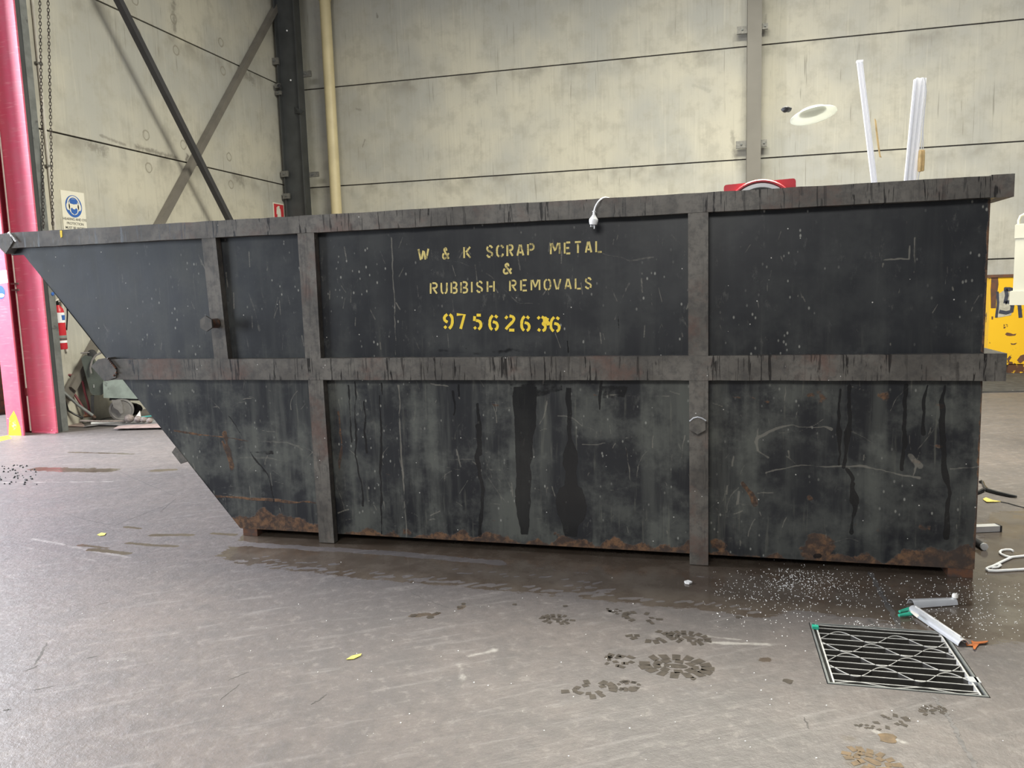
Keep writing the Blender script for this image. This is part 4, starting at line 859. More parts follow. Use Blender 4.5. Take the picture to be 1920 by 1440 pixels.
# single white slat
def slat(thing, name, top0, bot0, wd, dp, wv, mat=None, lean=.0):
    a = bk5(*top0, wv); b = bk5(*bot0, wv); d = (b-a).normalized(); b = a+d*((a.z-1.61)/-d.z); e = d.cross(BN).normalized()
    p = [(-.5, -.5), (-.22, -.5), (-.2, -.25), (.2, -.25), (.22, -.5), (.5, -.5), (.5, .5), (-.5, .5)]
    mb = MB(); A = [mb.bm.verts.new(a+e*(x*wd)+BN*(y*dp)) for x, y in p]; Bv = [mb.bm.verts.new(b+e*(x*wd)+BN*(y*dp)) for x, y in p]
    mb.bm.faces.new(A); mb.bm.faces.new(Bv[::-1])
    for i in range(8): mb.bm.faces.new((A[i], Bv[i], Bv[(i+1) % 8], A[(i+1) % 8]))
    return mb, a, b, e
mb, a, b, e = slat(None, '', (1612, 117), (1639, 340), .028, .03, 5.0)
t = Thing('blind_slat', b, 'single thin white blind rail leaning left, standing up out of the bin', 'blind rail')
t.part('rail', mb, M['pvc']); 
t.part('end_cap', MB().bar(a+Vector((0, 0, .001)), a+Vector((.0, 0, .010)), .034, .032, BN), M['pvc'])
tag(MB().prism([bk5(u, v, 5.0) for u, v in ((1640, 222), (1643, 226), (1651, 290), (1653, 295), (1649, 294), (1644, 262))], BN*.008).build('wood_splinter', M['wood'], smooth=False), 'thin pale wood splinter in mid-air beside the leaning white rail', 'splinter')
# bundle with cords
t = Thing('window_blind', bk5(1700, 335, 5.0)-Vector((0, 0, .5)), 'bundle of white blind rails with cords and wooden tassels above the bin rim', 'blind')
mb, a, b, e = slat(None, '', (1724, 147), (1704, 336), .036, .04, 5.0); t.part('rail', mb, M['pvc'])
mb, a2, b2, e2 = slat(None, '', (1732, 147), (1713, 336), .024, .03, 5.05); t.part('rail', mb, M['pvc'])
mb, a3, b3, e3 = slat(None, '', (1716, 149), (1698, 336), .012, .03, 4.985); t.part('rail', mb, M['pvc'])
def C(*px, wv=4.99): return [bk5(u, v, wv) for u, v in px]
t.part('cord', MB().tube(C((1733, 146), (1736, 160), (1735, 190), (1731, 225), (1729, 260), (1727, 283)), .0028, 6), M['white'])
t.part('cord', MB().tube(C((1734, 147), (1737, 170), (1734, 205), (1731, 240), (1731, 283)), .0022, 6), M['white'])
t.part('cord', MB().tube(C((1724, 322), (1722, 332), (1720, 345)), .003, 6), M['white'])
for (u0, v0, u1, v1), nm in (((1726, 281, 1724, 322), 0), ((1731, 281, 1729, 321), 1)):
    a, b = bk5(u0, v0, 4.985+.01*nm), bk5(u1, v1, 4.985+.01*nm)
    t.part('tassel', MB().tube([a, a.lerp(b, .06), a.lerp(b, .5), a.lerp(b, .94), b], [.007, .010, .0115, .011, .008], 10), M['wood'], label='wooden cord tassel')
# plate and clump in the air
pc = bk5(1524, 210, 5.2); nrm = (Vector((.15, -.18, -.97))).normalized()
t = Thing('dinner_plate', pc, 'white dinner plate in mid-air above the bin', 'plate')
pr = t.part('plate', MB().lathe([(0, 0), (.075, 0), (.085, .004), (.128, .02), (.135, .024), (.134, .021), (.126, .015), (.084, -.004), (.074, -.006), (0, -.006)], pc, nrm, 48), M['ceramic'], angle=60)
t.part('foot_ring', MB().lathe([(.078, -.0055), (.078, -.011), (.072, -.011), (.072, -.0055)], pc, nrm, 40), M['ceramic'])
tag(MB().blob(bk5(1474, 205, 5.2), .024, 3, .18, (1.2, 1, .75)).build('debris_clump', M['dark'], smooth=True, angle=80), 'small dark clump in mid-air left of the white plate', 'debris')
# power plug hanging over the rim
WPL = WF-.03; hp = bk5(1113, 400, WPL); t = Thing('power_plug', bk5(1113, 430, WPL), 'white three-pin power plug on a cord hanging over the bin rim', 'plug')
rim = lambda u, v, wv: on(u, v, BN, wv)
cord = [rim(1113.5, 397, WPL), rim(1116, 388, WPL), rim(1121, 379, WPL), rim(1126, 374, WPL+.02), rim(1133, 370, WPL+.05), rim(1140, 371, WF+.06), rim(1147, 373.5, WF+.10)]
cord.append(cord[-1]+BN*.05+Vector((.01, 0, -.06))); cord.append(cord[-1]+Vector((.02, .02, -.25)))
q = cord
for _ in range(2):
    n = [q[0]]
    for p0, p1 in zip(q, q[1:]): n += [p0.lerp(p1, .25), p0.lerp(p1, .75)]
    q = n+[q[-1]]
t.part('cord', MB().tube(q, .0042, 8), M['white'])
a = rim(1114, 396, WPL); b = rim(1112.5, 421, WPL); dn = (b-a).normalized(); ln = (b-a).length
bd = t.part('plug_body', MB().lathe([(.006, 0), (.0095, .0), (.0095, .003), (.0055, .004), (.0065, .016), (.010, .024), (.0225, .040), (.0235, .042), (.0235, .052), (.021, ln-.006), (.019, ln)], a, dn, 20), M['white'])
for u, v, du in ((1108, 421, .0), (1114.5, 422, .0), (1112, 421, .012)):
    p = rim(u, v, WPL+du); t.part('pin', MB().bar(p-dn*.006, p+dn*.019 if du == 0 and u > 1110 else p+dn*.012, .0055, .002, BN), M['alu'])

# ================================================================== BACK WALL FITTINGS
# corner column
YC = 13.15; xl0 = on_back(514, 45.8, YC).x; xr1 = on_back(553, 45, YC).x; DC = .20
t = Thing('steel_column', ((xl0+xr1)/2, YC+.1, 0), 'dark grey steel column standing in the corner of the hall', 'column')
t.part('web', MB().box((xl0+.022, YC+.085, 0), (xr1-.022, YC+.105, 8.7)), M['darksteel'])
t.part('flange', MB().box((xl0, YC, 0), (xl0+.022, YC+DC, 8.7)), M['darksteel']); t.part('flange', MB().box((xr1-.022, YC, 0), (xr1, YC+DC, 8.7)), M['darksteel'])
t.part('bracket', MB().prism([on_back(552, 200, YC+.07), on_back(570, 207.5, YC-.04), on_back(563, 213.5, YC-.04), on_back(553, 212, YC+.07)], (0, .02, .0)), M['darksteel'])
def cleat(t, u0, u1, v0, v1, y):
    a = on_back(u0, v0, y); b = on_back(u1, v1, y); z0, z1 = sorted((a.z, b.z)); o = t.part('cleat', MB().box((min(a.x, b.x), y, z0), (max(a.x, b.x), y+.035, z1)), M['clip'], bevel=.004)
    c = on_back((u0+u1)/2, (v0+v1)/2, y); t.part('bolt', MB().lathe([(.018, 0), (.018, .014), (.010, .014), (.010, .03), (0, .03)], (c.x, y, c.z), (0, -1, 0), 6), M['galv'], o)
for u0, u1, v0, v1 in ((507, 522, 109, 120), (516, 527, 171, 177), (526, 540, 321, 331), (529.5, 543, 363, 372)): cleat(t, u0, u1, v0, v1, YC-.036)
for u0, u1, v0, v1 in ((563, 583, 134, 143), (576, 597, 323, 331)): cleat(t, u0, u1, v0, v1, YC+DC)
for u, v in ((538, 57.5), (545, 150.5)):
    c = on_back(u, v, YC+.075); t.part('rivet', MB().blob((c.x, c.y, c.z), .017, 2, 0), M['white'])
c = on_back(523, 162, YC-.06)
cm = Thing('security_camera', c, 'small white camera fixed to the corner column by a joint', 'camera')
cm.part('housing', MB().box((c.x-.07, c.y-.03, c.z-.03), (c.x+.03, c.y+.018, c.z+.045)), M['clip'], bevel=.01); cm.part('lens', MB().lathe([(.032, 0), (.032, .02), (.02, .02), (.02, .008), (0, .008)], (c.x+.025, c.y-.03, c.z), (.25, -1, -.1), 20), M['black'])
# drain pipe
YP = 13.60; a = on_back(609, 0, YP); rr = (on_back(618.5, 10, YP).x-on_back(599.5, 10, YP).x)/2
t = Thing('drain_pipe', (a.x, YP, 0), 'cream round drain pipe running up the back wall beside the corner column', 'pipe')
t.part('pipe', MB().lathe([(rr, 0), (rr, 8.6)], (a.x, YP, 0), (0, 0, 1), 32), M['pipe'])
t.part('coupling', MB().lathe([(rr+.001, 0), (rr+.014, .01), (rr+.014, .22), (rr+.001, .23)], (a.x, YP, on_back(609, 2, YP).z), (0, 0, 1), 32), M['pipe'])
# post in the middle of the back wall
YS = 13.50; x0 = on_back(1402, 0, YS).x; x1 = on_back(1429, 0, YS).x
t = Thing('wall_post', ((x0+x1)/2, YS+.1, 0), 'grey-brown steel post against the middle of the back wall', 'post')
t.part('shaft', MB().box((x0, YS, 0), (x1, YS+.2, 8.7)), M['poststeel'], bevel=.01)
for u0, u1, v0, v1 in ((1382, 1402, 50, 62), (1429, 1440, 44, 54), (1380, 1400, 265, 277), (1427, 1438, 262, 274)): cleat(t, u0, u1, v0, v1, YS+.12)

# ================================================================== LEFT WALL FITTINGS
def brace(px0, px1, x, wd, name_mat, label):
    a, b = on_left(*px0, x), on_left(*px1, x); d = b-a
    b = b if b.z < .3 else a+d*((a.z-.35)/(a.z-b.z)) if b.z < a.z else b
    return a, b
def add_brace(a, b, wd, mat, label):
    t = Thing('steel_brace', b, label, 'brace')
    t.part('bar', MB().bar(a, b, wd, wd, (1, 0, 0)), mat, bevel=.008)
    d = (a-b).normalized()
    t.part('gusset_plate', MB().bar(b-d*.12, b+d*.16, .16, .016, (1, 0, 0)), mat)
    return t
a, b = on_left(222, 0, -7.12), on_left(429, 410, -7.12); d = b-a; b = a+d*((a.z-.5)/(a.z-b.z)); a = a-d*.35
YEND = 13.2
if b.y > YEND: b = a+(b-a)*((YEND-a.y)/(b.y-a.y))
add_brace(a, b, .080, M['brace_dark'], 'dark diagonal steel brace sloping down to the right along the left wall')
a, b = on_left(514, 20, -7.42), on_left(300, 418, -7.42); d = b-a; b = a+d*((a.z-.45)/(a.z-b.z)); a = a-d*.03
add_brace(a, b, .092, M['brace_grey'], 'grey-brown diagonal steel brace sloping up to the right along the left wall')
# safety sign
def lw(u, v, off): return on_left(u, v, WALL_X+off)
t = Thing('safety_sign', lw(137, 440, .004), 'white sign with a blue disc of a head wearing ear muffs and goggles', 'sign')
y0, y1 = lw(113, 357, .006).y, lw(157, 361, .006).y; zt = (lw(113, 357, .006).z+lw(157, 361, .006).z)/2; SX = WALL_X+.006; sw = y1-y0
t.part('plate', MB().box((WALL_X+.001, y0, zt-.55), (SX, y1, zt)), M['signwhite'], bevel=.002)
cy, cz, rad = (y0+y1)/2, zt-.178, .130
def disc(yc, zc, ry, rz, x, n=36): return [(x, yc+ry*math.cos(2*PI*k/n), zc+rz*math.sin(2*PI*k/n)) for k in range(n)]
em = t.part('emblem_disc', MB().prism(disc(cy, cz, rad, rad*1.02, SX+.0005), (.001, 0, 0)), M['signblue'], label='blue disc')
f = MB(); X1 = SX+.0022
f.prism(disc(cy, cz-.005, .080, .098, X1), (.0006, 0, 0)); f.prism(disc(cy-.088, cz-.005, .028, .045, X1), (.0006, 0, 0)); f.prism(disc(cy+.088, cz-.005, .028, .045, X1), (.0006, 0, 0))
f.ribbon([(X1+.0003, cy+.095*math.cos(a_), cz+.01+.105*math.sin(a_)) for a_ in np.linspace(.1, PI-.1, 20)], .018, (1, 0, 0))
t.part('head', f, M['signwhite'], em, smooth=False)
f = MB(); X2 = SX+.0034
f.prism([(X2, cy+p_[0], cz+p_[1]) for p_ in ((-.06, .055), (-.055, .032), (0, .024), (.055, .032), (.06, .055), (.045, .082), (0, .09), (-.045, .082))], (.0005, 0, 0))
f.prism([(X2, cy+p_[0], cz+p_[1]) for p_ in ((-.055, -.03), (-.03, -.018), (-.015, -.032), (0, -.036), (.015, -.032), (.03, -.018), (.055, -.03), (.045, -.075), (0, -.10), (-.045, -.075))], (.0005, 0, 0))
t.part('face_marks', f, M['signblue'], em, smooth=False)
def text(body, size, loc, rot, mat, name, parent, origin):
    cu = bpy.data.curves.new(name, 'FONT'); cu.body = body; cu.size = size; cu.align_x = 'CENTER'; cu.extrude = .0004; cu.offset = size*.008
    tmp = bpy.data.objects.new(name, cu); COL.objects.link(tmp); dg = bpy.context.evaluated_depsgraph_get(); me = bpy.data.meshes.new_from_object(tmp.evaluated_get(dg))
    bpy.data.objects.remove(tmp); me.transform(Matrix.Translation(Vector(loc)-Vector(origin)) @ rot); me.name = name; me.materials.clear(); me.materials.append(mat)
    o = bpy.data.objects.new(name, me); COL.objects.link(o); o.parent = parent; return o
RL = Matrix(((0, 0, 1, 0), (1, 0, 0, 0), (0, 1, 0, 0), (0, 0, 0, 1)))          # text reading along +y, facing +x
RB = Matrix(((1, 0, 0, 0), (0, 0, -1, 0), (0, 1, 0, 0), (0, 0, 0, 1)))         # text reading along +x, facing -y
for k, s_ in enumerate(('HEARING AND EYE', 'PROTECTION', 'MUST BE WORN')):
    text(s_, .043, (SX+.0012, cy, zt-.348-.052*k), RL, M['signblack'], 'lettering', t.e, t.loc)
# fire extinguisher location sign
t = Thing('extinguisher_sign', lw(525, 410, .004), 'small red sign with a white fire extinguisher symbol beside the corner column', 'sign')
y0, y1 = lw(512, 381, .006).y, lw(532, 383, .006).y; zt = lw(522, 381, .006).z; 
t.part('plate', MB().box((WALL_X+.001, y0, zt-.48), (SX, y1, zt)), M['signwhite'])
fp = t.part('red_field', MB().box((SX, y0+.02, zt-.46), (SX+.001, y1-.02, zt-.02)), M['redsign'])
yc = (y0+y1)/2; wq = (y1-y0)*.17
f = MB().prism([(SX+.0012, yc+p_[0]*wq, zt+p_[1]) for p_ in ((-1, -.42), (1, -.42), (1, -.15), (.8, -.10), (.35, -.085), (.5, -.05), (-.3, -.05), (-1.4, -.09), (-.5, -.08), (-.8, -.10), (-1, -.15))], (.0006, 0, 0)).prism([(SX+.0012, yc-wq*1.2, zt-.09), (SX+.0012, yc-wq*.9, zt-.085), (SX+.0012, yc-wq*1.1, zt-.2), (SX+.0012, yc-wq*1.45, zt-.2)], (.0006, 0, 0))
t.part('symbol', f, M['signwhite'], fp, smooth=False)
# extinguisher
ec = lw(112, 612, .10); et, eb = lw(107, 572, .10), lw(116, 655, .10); rad = .062
t = Thing('fire_extinguisher', (ec.x, ec.y, eb.z), 'red fire extinguisher hung on the left wall behind the skip bin', 'fire extinguisher')
H_ = et.z-eb.z; cyl = t.part('cylinder', MB().lathe([(rad*.92, 0), (rad, .01), (rad, H_-.09), (rad*.85, H_-.045), (rad*.4, H_-.012), (rad*.35, H_)], (ec.x, ec.y, eb.z), (0, 0, 1), 28), M['red'])
zz = lambda v: on(112, v, (1, 0, 0), ec.x).z
for v0, v1, mt, nm in ((586, 605, M['white'], 'label_band'), (629, 634, M['sage'], 'label_band'), (634.5, 638, M['signblack'], 'label_band'), (638.5, 643, M['white'], 'label_band')):
    t.part(nm, MB().lathe([(rad+.0012, 0), (rad+.0012, zz(v0)-zz(v1))], (ec.x, ec.y, zz(v1)), (0, 0, 1), 28), mt, cyl)
em = MB(); 
for yy in (-.02, .0, .02): em.prism([(ec.x+rad*.97, ec.y-.022, zz(591)), (ec.x+rad*.97, ec.y+.022, zz(591)), (ec.x+rad*.97, ec.y+.018, zz(600)), (ec.x+rad*.97, ec.y-.018, zz(600))], (.006, -.0, 0)); break
t.part('label_mark', em, M['signblue'], cyl)
vt = (ec.x, ec.y, et.z); t.part('valve', MB().lathe([(.022, -.005), (.022, .03), (.012, .035), (.012, .05)], vt, (0, 0, 1), 14), M['black'])
t.part('handle', MB().bar((ec.x, ec.y-.03, et.z+.05), (ec.x, ec.y+.09, et.z+.10), .018, .008), M['whitew']); t.part('hose', MB().tube([(ec.x, ec.y, et.z+.03), (ec.x+.03, ec.y+.06, et.z+.055), (ec.x+.04, ec.y+.10, et.z+.03), (ec.x+.03, ec.y+.10, et.z-.12), (ec.x+.02, ec.y+.075, et.z-.3)], .008, 8), M['black'])
t.part('wall_bracket', MB().box((WALL_X+.001, ec.y-.03, et.z-.12), (ec.x-rad, ec.y+.03, et.z-.04)), M['black'])
# stepped red column at the roller door: a box guide in front, the column's face behind it
YA, YB = 7.19, 7.375
xa, xA = on(15, 816, (0, 1, 0), YA).x, on(44.5, 817, (0, 1, 0), YA).x
xb = on(106, 806, (0, 1, 0), YB).x
t = Thing('door_column', ((xa+xb)/2, YB, 0), 'pinkish red painted steel column at the left doorway', 'column')
fl = t.part('flange', MB().box((xa, YA, 0), (xA, YA+.018, 6.5)), M['pink'], bevel=.003)
t.part('web', MB().box((xA-.19, YA+.018, 0), (xA-.175, YB+.24, 6.5)), M['pink'])
xm = on(59, 806, (0, 1, 0), YB).x; t.part('flange', MB().box((xm, YB, 0), (xb, YB+.022, 6.5)), M['pink'], bevel=.003)
t.part('web', MB().box((xA-.19, YB+.24, 0), (xm+.05, YB+.255, 6.5)), M['pink']); t.part('web', MB().box((xm, YB+.022, 0), (xm+.02, YB+.24, 6.5)), M['pink'])
t.part('base_plate', MB().box((xA-.02, YB-.03, 0), (xb+.01, YB, .016)), M['pink'])
z1 = on(30, 770, (0, 1, 0), YA).z
f = MB().prism([(xa+.01, YA-.0012, .0), (xA-.03, YA-.0012, .0), (xA-.035, YA-.0012, z1*.35), (xA-.075, YA-.0012, z1*.8), (xA-.10, YA-.0012, z1), (xa+.045, YA-.0012, z1*.7)], (0, .001, 0)); t.part('yellow_foot', f, M['yellowfoot'], fl, label='splash of yellow paint', smooth=False)
def onA(u, v): return on(u, v, (0, 1, 0), YA-.0012)
f = MB().prism([onA(-12, 509), onA(12, 506), onA(15, 530), onA(-10, 534)], (0, .001, 0)); lbq = t.part('paper_sticker', f, M['label'], fl, smooth=False)
c = onA(1, 548); f = MB().prism([(c.x+.06*math.cos(a_), c.y, c.z+.075*math.sin(a_)) for a_ in np.linspace(0, 2*PI, 25)[:-1]], (0, .001, 0)); st = t.part('blue_sticker', f, M['signblue'], fl, smooth=False)
f = MB().prism([(c.x+.048*math.cos(a_), c.y-.0006, c.z-.035+.022*math.sin(a_)) for a_ in np.linspace(0, 2*PI, 25)[:-1]], (0, .0004, 0)); t.part('sticker_mark', f, M['label'], st, smooth=False)
# conduit in the inner corner of the column
cx_, cy_ = xm-.012, YB+.0
t2 = Thing('column_conduit', (cx_, cy_, 0), 'thin grey conduit running up the inner corner of the red column', 'conduit')
t2.part('pipe', MB().lathe([(.010, .02), (.010, 6.4)], (cx_, cy_, 0), (0, 0, 1), 12), M['conduit'])
zc = on(30, 537, (0, 1, 0), cy_).z
for dz in (.02, -.05): t2.part('saddle', MB().box((cx_-.05, cy_-.014, zc+dz), (cx_+.05, YB, zc+dz+.02)), M['clip'])
zc = on(51, 742, (0, 1, 0), cy_).z; t2.part('saddle', MB().box((cx_-.014, cy_-.014, zc), (cx_+.016, YB, zc+.09)), M['darkred'])
# door track: dark strip painting the red column's shaded side, and galvanised angle
xg = xb-.004; ya = YB+.024
t = Thing('door_track', (xg-.05, ya+.1, 0), 'galvanised steel door track between the red column and the concrete wall', 'door track')
t.part('channel', MB().box((xg-.09, ya, 0), (xg, ya+.055, 6.5)), M['darksteel'], bevel=.003)  # dark colour stands for the column side in shade
t.part('angle', MB().box((xg-.09, ya+.057, 0), (xg+.006, ya+.148, 6.5)), M['galv'], bevel=.003)
c = (xg+.007, ya+.11, on(94, 551, (1, 0, 0), xg+.006).z); t.part('bolt', MB().lathe([(.02, 0), (.02, .006), (.008, .01), (0, .01)], c, (1, 0, 0), 16), M['signblue'])
# wall conduit
xc = WALL_X+.02; p0, p1 = on_left(62.5, 0, xc), on_left(94, 360, xc); ycn = (p0.y+p1.y)/2
t = Thing('wall_conduit', (xc, ycn, .9), 'thin pale conduit running up the left wall behind the chain', 'conduit')
t.part('pipe', MB().lathe([(.017, .0), (.017, 6.2)], (xc, ycn, .9), (0, 0, 1), 14), M['conduit'])
for v in (119, 308):
    z_ = on_left(72, v, xc).z; t.part('saddle', MB().box((WALL_X, ycn-.045, z_-.012), (xc+.02, ycn+.045, z_+.012)), M['clip'])
# hand chain loop of the roller door
t = Thing('hand_chain', (-7.25, 7.9, 2.0), 'dark steel hand chain loop hanging in front of the left wall', 'chain')
XC = -7.22
def link_mesh():
    mb = MB(); pts = []
    for a_ in np.linspace(0, 2*PI, 17)[:-1]: pts.append((.0185*math.cos(a_), 0, .027*math.sin(a_)+.021*(1 if math.sin(a_) > .05 else -1 if math.sin(a_) < -.05 else 0)))
    mb.tube(pts, .0068, 6, closed=True); return mb
proto = link_mesh().build('link', M['chain'], t.e); first = True; rest = MB()
for (a, b) in ((on_left(74.5, -6, XC), on_left(81.5, 425, XC)), (on_left(90, -6, XC), on_left(99, 425, XC))):
    n = 70; d = (a-b).normalized()
    for k in range(n):
        p = a.lerp(b, k/(n-1)); rot = Matrix.Rotation(-math.atan2(d.y, d.z), 4, 'X') @ Matrix.Rotation(.72+(PI/2 if k % 2 else 0)+random.uniform(-.35, .35), 4, 'Z')
        sc = ((.6, .6, (a-b).length/(n-1)/.078))
        if k >= 50:                                      # the last links above the rim, past a hundred
            me = link_mesh().bm; me.transform(Matrix.Translation(p) @ rot @ Matrix.Diagonal((*sc, 1)))
            tmp = bpy.data.meshes.new('tmp'); me.to_mesh(tmp); rest.bm.from_mesh(tmp); bpy.data.meshes.remove(tmp); me.free(); continue
        o = proto if first else proto.copy()
        if not first: COL.objects.link(o); o.parent = t.e
        first = False; o.location = p-Vector(t.loc); o.rotation_euler = rot.to_euler(); o.scale = sc
tag(t.part('link', rest, M['chain']), kind='stuff')

# ================================================================== LEFT CORNER CLUTTER
def P3(px, p, th, mat, thing, name, parent=None, **k):
    n = Vector((p[0], p[1], 0)).normalized()
    return thing.part(name, MB().prism([on_vert(u, v, p) for u, v in px], n*th), mat, parent, **k)
pm = Vector((-6.85, 8.30, 0))
t = Thing('green_machine', pm, 'dark green machine with pale green hopper on a grey castor wheel', 'machine')
P3([(152, 672), (158, 667), (172, 668), (178, 680), (192, 700), (194, 738), (190, 741), (174, 741), (169, 735)], pm, .30, M['olive'], t, 'tank', bevel=.012)
hp_ = P3([(193, 716), (216, 709), (240, 708), (275, 745), (262, 748), (194, 746)], pm-Vector((0, .06, 0)), .34, M['sage'], t, 'hopper', bevel=.01)
P3([(205, 748), (285, 748), (285, 751), (205, 751)], pm-Vector((0, .02, 0)), .3, M['dark'], t, 'base_rail')
c = on_vert(228, 768, pm-Vector((0, .02, 0))); nb = Vector((-.62, -.78, 0)).normalized(); axw = nb
rw = c.z-.012
wl = t.part('castor_wheel', MB().lathe([(0, -.025), (rw*.3, -.03), (rw*.85, -.028), (rw, -.018), (rw, .018), (rw*.85, .028), (rw*.8, .02), (rw*.3, .022), (0, .03)], (c.x, c.y, rw+.012), (.62, -.78, 0), 32), M['rubber'])
t.part('hub', MB().lathe([(.02, .028), (.02, .045), (.008, .05), (0, .05)], (c.x, c.y, rw+.012), (.62, -.78, 0), 14), M['rust'], wl)
P3([(209, 750), (226, 750), (230, 760), (231, 774), (226, 776), (222, 770), (213, 764)], pm-Vector((-.02, .09, 0)), .02, M['rubber'], t, 'castor_fork')
t.part('hose', MB().tube([on_vert(u, v, pm-Vector((0, .05, 0))) for u, v in ((171, 700), (169, 690), (173, 675), (180, 666), (190, 661))], .012, 8), M['rubber'])
t.part('cap', MB().lathe([(.03, 0), (.05, .01), (.05, .05), (.03, .06), (0, .06)], on_vert(174, 665, pm+Vector((0, .08, 0))), (.4, -.7, .3), 18), M['dark'])
t.part('lever', MB().tube([on_vert(151, 662, pm), on_vert(168, 661, pm)], .008, 8), M['rubber'])
for v in (722.5, 725.5):
    q = on_vert(176, v, pm-Vector((0, .01, 0))); t.part('rivet', MB().blob(q, .006, 1, 0), M['white'])
P3([(170, 742), (176, 742), (176, 776), (171, 776)], pm, .05, M['dark'], t, 'leg')
# red hand trolley frame
pt_ = Vector((-7.12, 8.2, 0))
t = Thing('hand_trolley', pt_, 'dark red tubular trolley frame leaning beside the green machine', 'trolley')
T = lambda *px: [on_vert(u, v, pt_) for u, v in px]
t.part('frame', MB().tube(T((119, 711), (132, 728), (148, 752), (160, 772), (164, 779)), .014, 8), M['darkred'])
t.part('handle', MB().tube(T((118, 706), (128, 703), (140, 704), (150, 709), (155, 717), (159, 735), (165, 755), (169, 778)), .014, 8), M['darkred'])
t.part('axle', MB().tube(T((157, 780), (172, 778), (178, 784)), .022, 8), M['rust']); t.part('toe_plate', MB().bar(on_floor(150, 790, .012), on_floor(178, 786, .012), .08, .012), M['rust'])
# bars
def rod(name, px, rr_, p, mat, label, cat, n=10):
    pts = [on_vert(u, v, p) for u, v in px]; lo = min(q.z for q in pts)-rr_
    if lo < .003:
        for q in pts: q.z = max(q.z, rr_+(.024 if name == 'wooden_stick' else .003))
    return tag(MB().tube(pts, rr_, n).build(name, mat), label, cat)
rod('steel_pole', [(118, 734), (146, 759), (174, 779)], .018, Vector((-7.05, 8.05, 0)), M['galv'], 'pale scuffed steel pole leaning down from the door track to the floor', 'pole')
rod('black_hose', [(122, 752), (128, 770), (140, 777), (156, 784)], .012, Vector((-7.1, 8.1, 0)), M['black'], 'black hose lying below the steel pole beside the door track', 'hose')
rod('wooden_stick', [(150, 789), (190, 790), (236, 790)], .013, Vector((-6.70, 8.02, 0)), M['bulb'], 'brown stick lying on the floor behind the white tube', 'stick')
def lay(name, px, z, th, mat, label, cat, amp=.0):
    p = [on_floor(u, v, z)+Vector((0, 0, random.uniform(0, amp))) for u, v in px]
    return tag(MB().prism(p, (0, 0, th)).build(name, mat, smooth=False), label, cat)
lay('steel_plate', [(127, 800), (160, 801), (157, 797), (140, 782), (126, 778)], .004, .008, M['pinkplate'], 'pinkish flat steel plate lying beside the door track foot', 'plate')
lay('sheet_metal', [(156, 801), (185, 797), (240, 798), (320, 793), (290, 786), (200, 786)], .014, .006, M['sheet'], 'grey crumpled sheet lying under the white tube by the left wall', 'sheet', .0)
lay('cardboard_sheet', [(213, 804), (300, 802), (345, 806), (320, 794), (250, 797), (222, 799)], .024, .005, M['pinkplate'], 'pale pinkish sheet lying on the grey sheet near the skip bin', 'sheet', .0)
a, b = on_floor(171, 794, .036), on_floor(235, 790, .036)
tag(MB().tube([a, b], .014, 10).build('white_tube', M['white']), 'white tube lying across the grey sheet by the left wall', 'tube')
a, b = on_vert(262, 782, Vector((-6.75, 8.25, 0))), on_vert(300, 778, Vector((-6.6, 8.3, 0)))
a.z = max(a.z, .05); b.z = max(b.z, .05); tag(MB().bar(a, b, .02, .014).build('turquoise_stick', M['turq']), 'turquoise plastic stick lying above the row of round bulbs', 'stick')
for k, (u, v, r_) in enumerate(((243, 788, .052), (260, 788, .045), (270, 788, .038), (281, 789, .034))):
    c = on_floor(u, v+5, .03); c.z = .0315+r_
    names = ('largest round grey bulb, leftmost of the four by the skip bin', 'papery brown bulb with a pale husk sticking up, second from left', 'small round brown bulb, third from left of the four', 'small pale oval bulb nearest the sloped end of the skip bin')
    t = Thing('plant_bulb', (c.x, c.y, .031), names[k], 'bulb', 'round bulbs on the sheets')
    t.part('bulb', MB().blob(c, r_, 3, .03, (1.05, 1.05, .95)), M['bulb'], angle=80)
    if k == 1: t.part('husk', MB().prism([c+Vector((-.03, -.02, .02)), c+Vector((.03, .0, .10)), c+Vector((.035, .0, .03))], (.0, .006, 0)), M['whitew'])
c = on_floor(200, 787); tag(MB().blob((c.x+.16, c.y+.22, .10), .13, 3, .16, (1.3, .8, .7)).build('rubbish_bag', M['dark'], smooth=False), 'dark lump of rubbish left of the castor wheel', 'rubbish')
c = on_floor(290, 787); tag(MB().blob((c.x+.05, c.y+.30, .14), .18, 3, .16, (1.5, .8, .85)).build('rubbish_bag', M['dark'], smooth=False), 'dark lump of rubbish right of the castor wheel against the skip bin', 'rubbish')
# rusty container outside the doorway
pr_ = Vector((-9.6, 8.6, 0)); a = on_vert(12, 600, pr_); zt = a.z
t = Thing('rusty_container', (-10.3, 9.0, 0), 'rusty brown steel container outside the doorway at the left edge', 'container')
t.part('body', MB().box((-11.4, 8.5, .12), (-9.3, 9.6, 1.75)), M['rust2'], bevel=.01); t.part('bottom_rail', MB().box((-11.42, 8.44, .0), (-9.28, 9.62, .18)), M['rust'], bevel=.01)

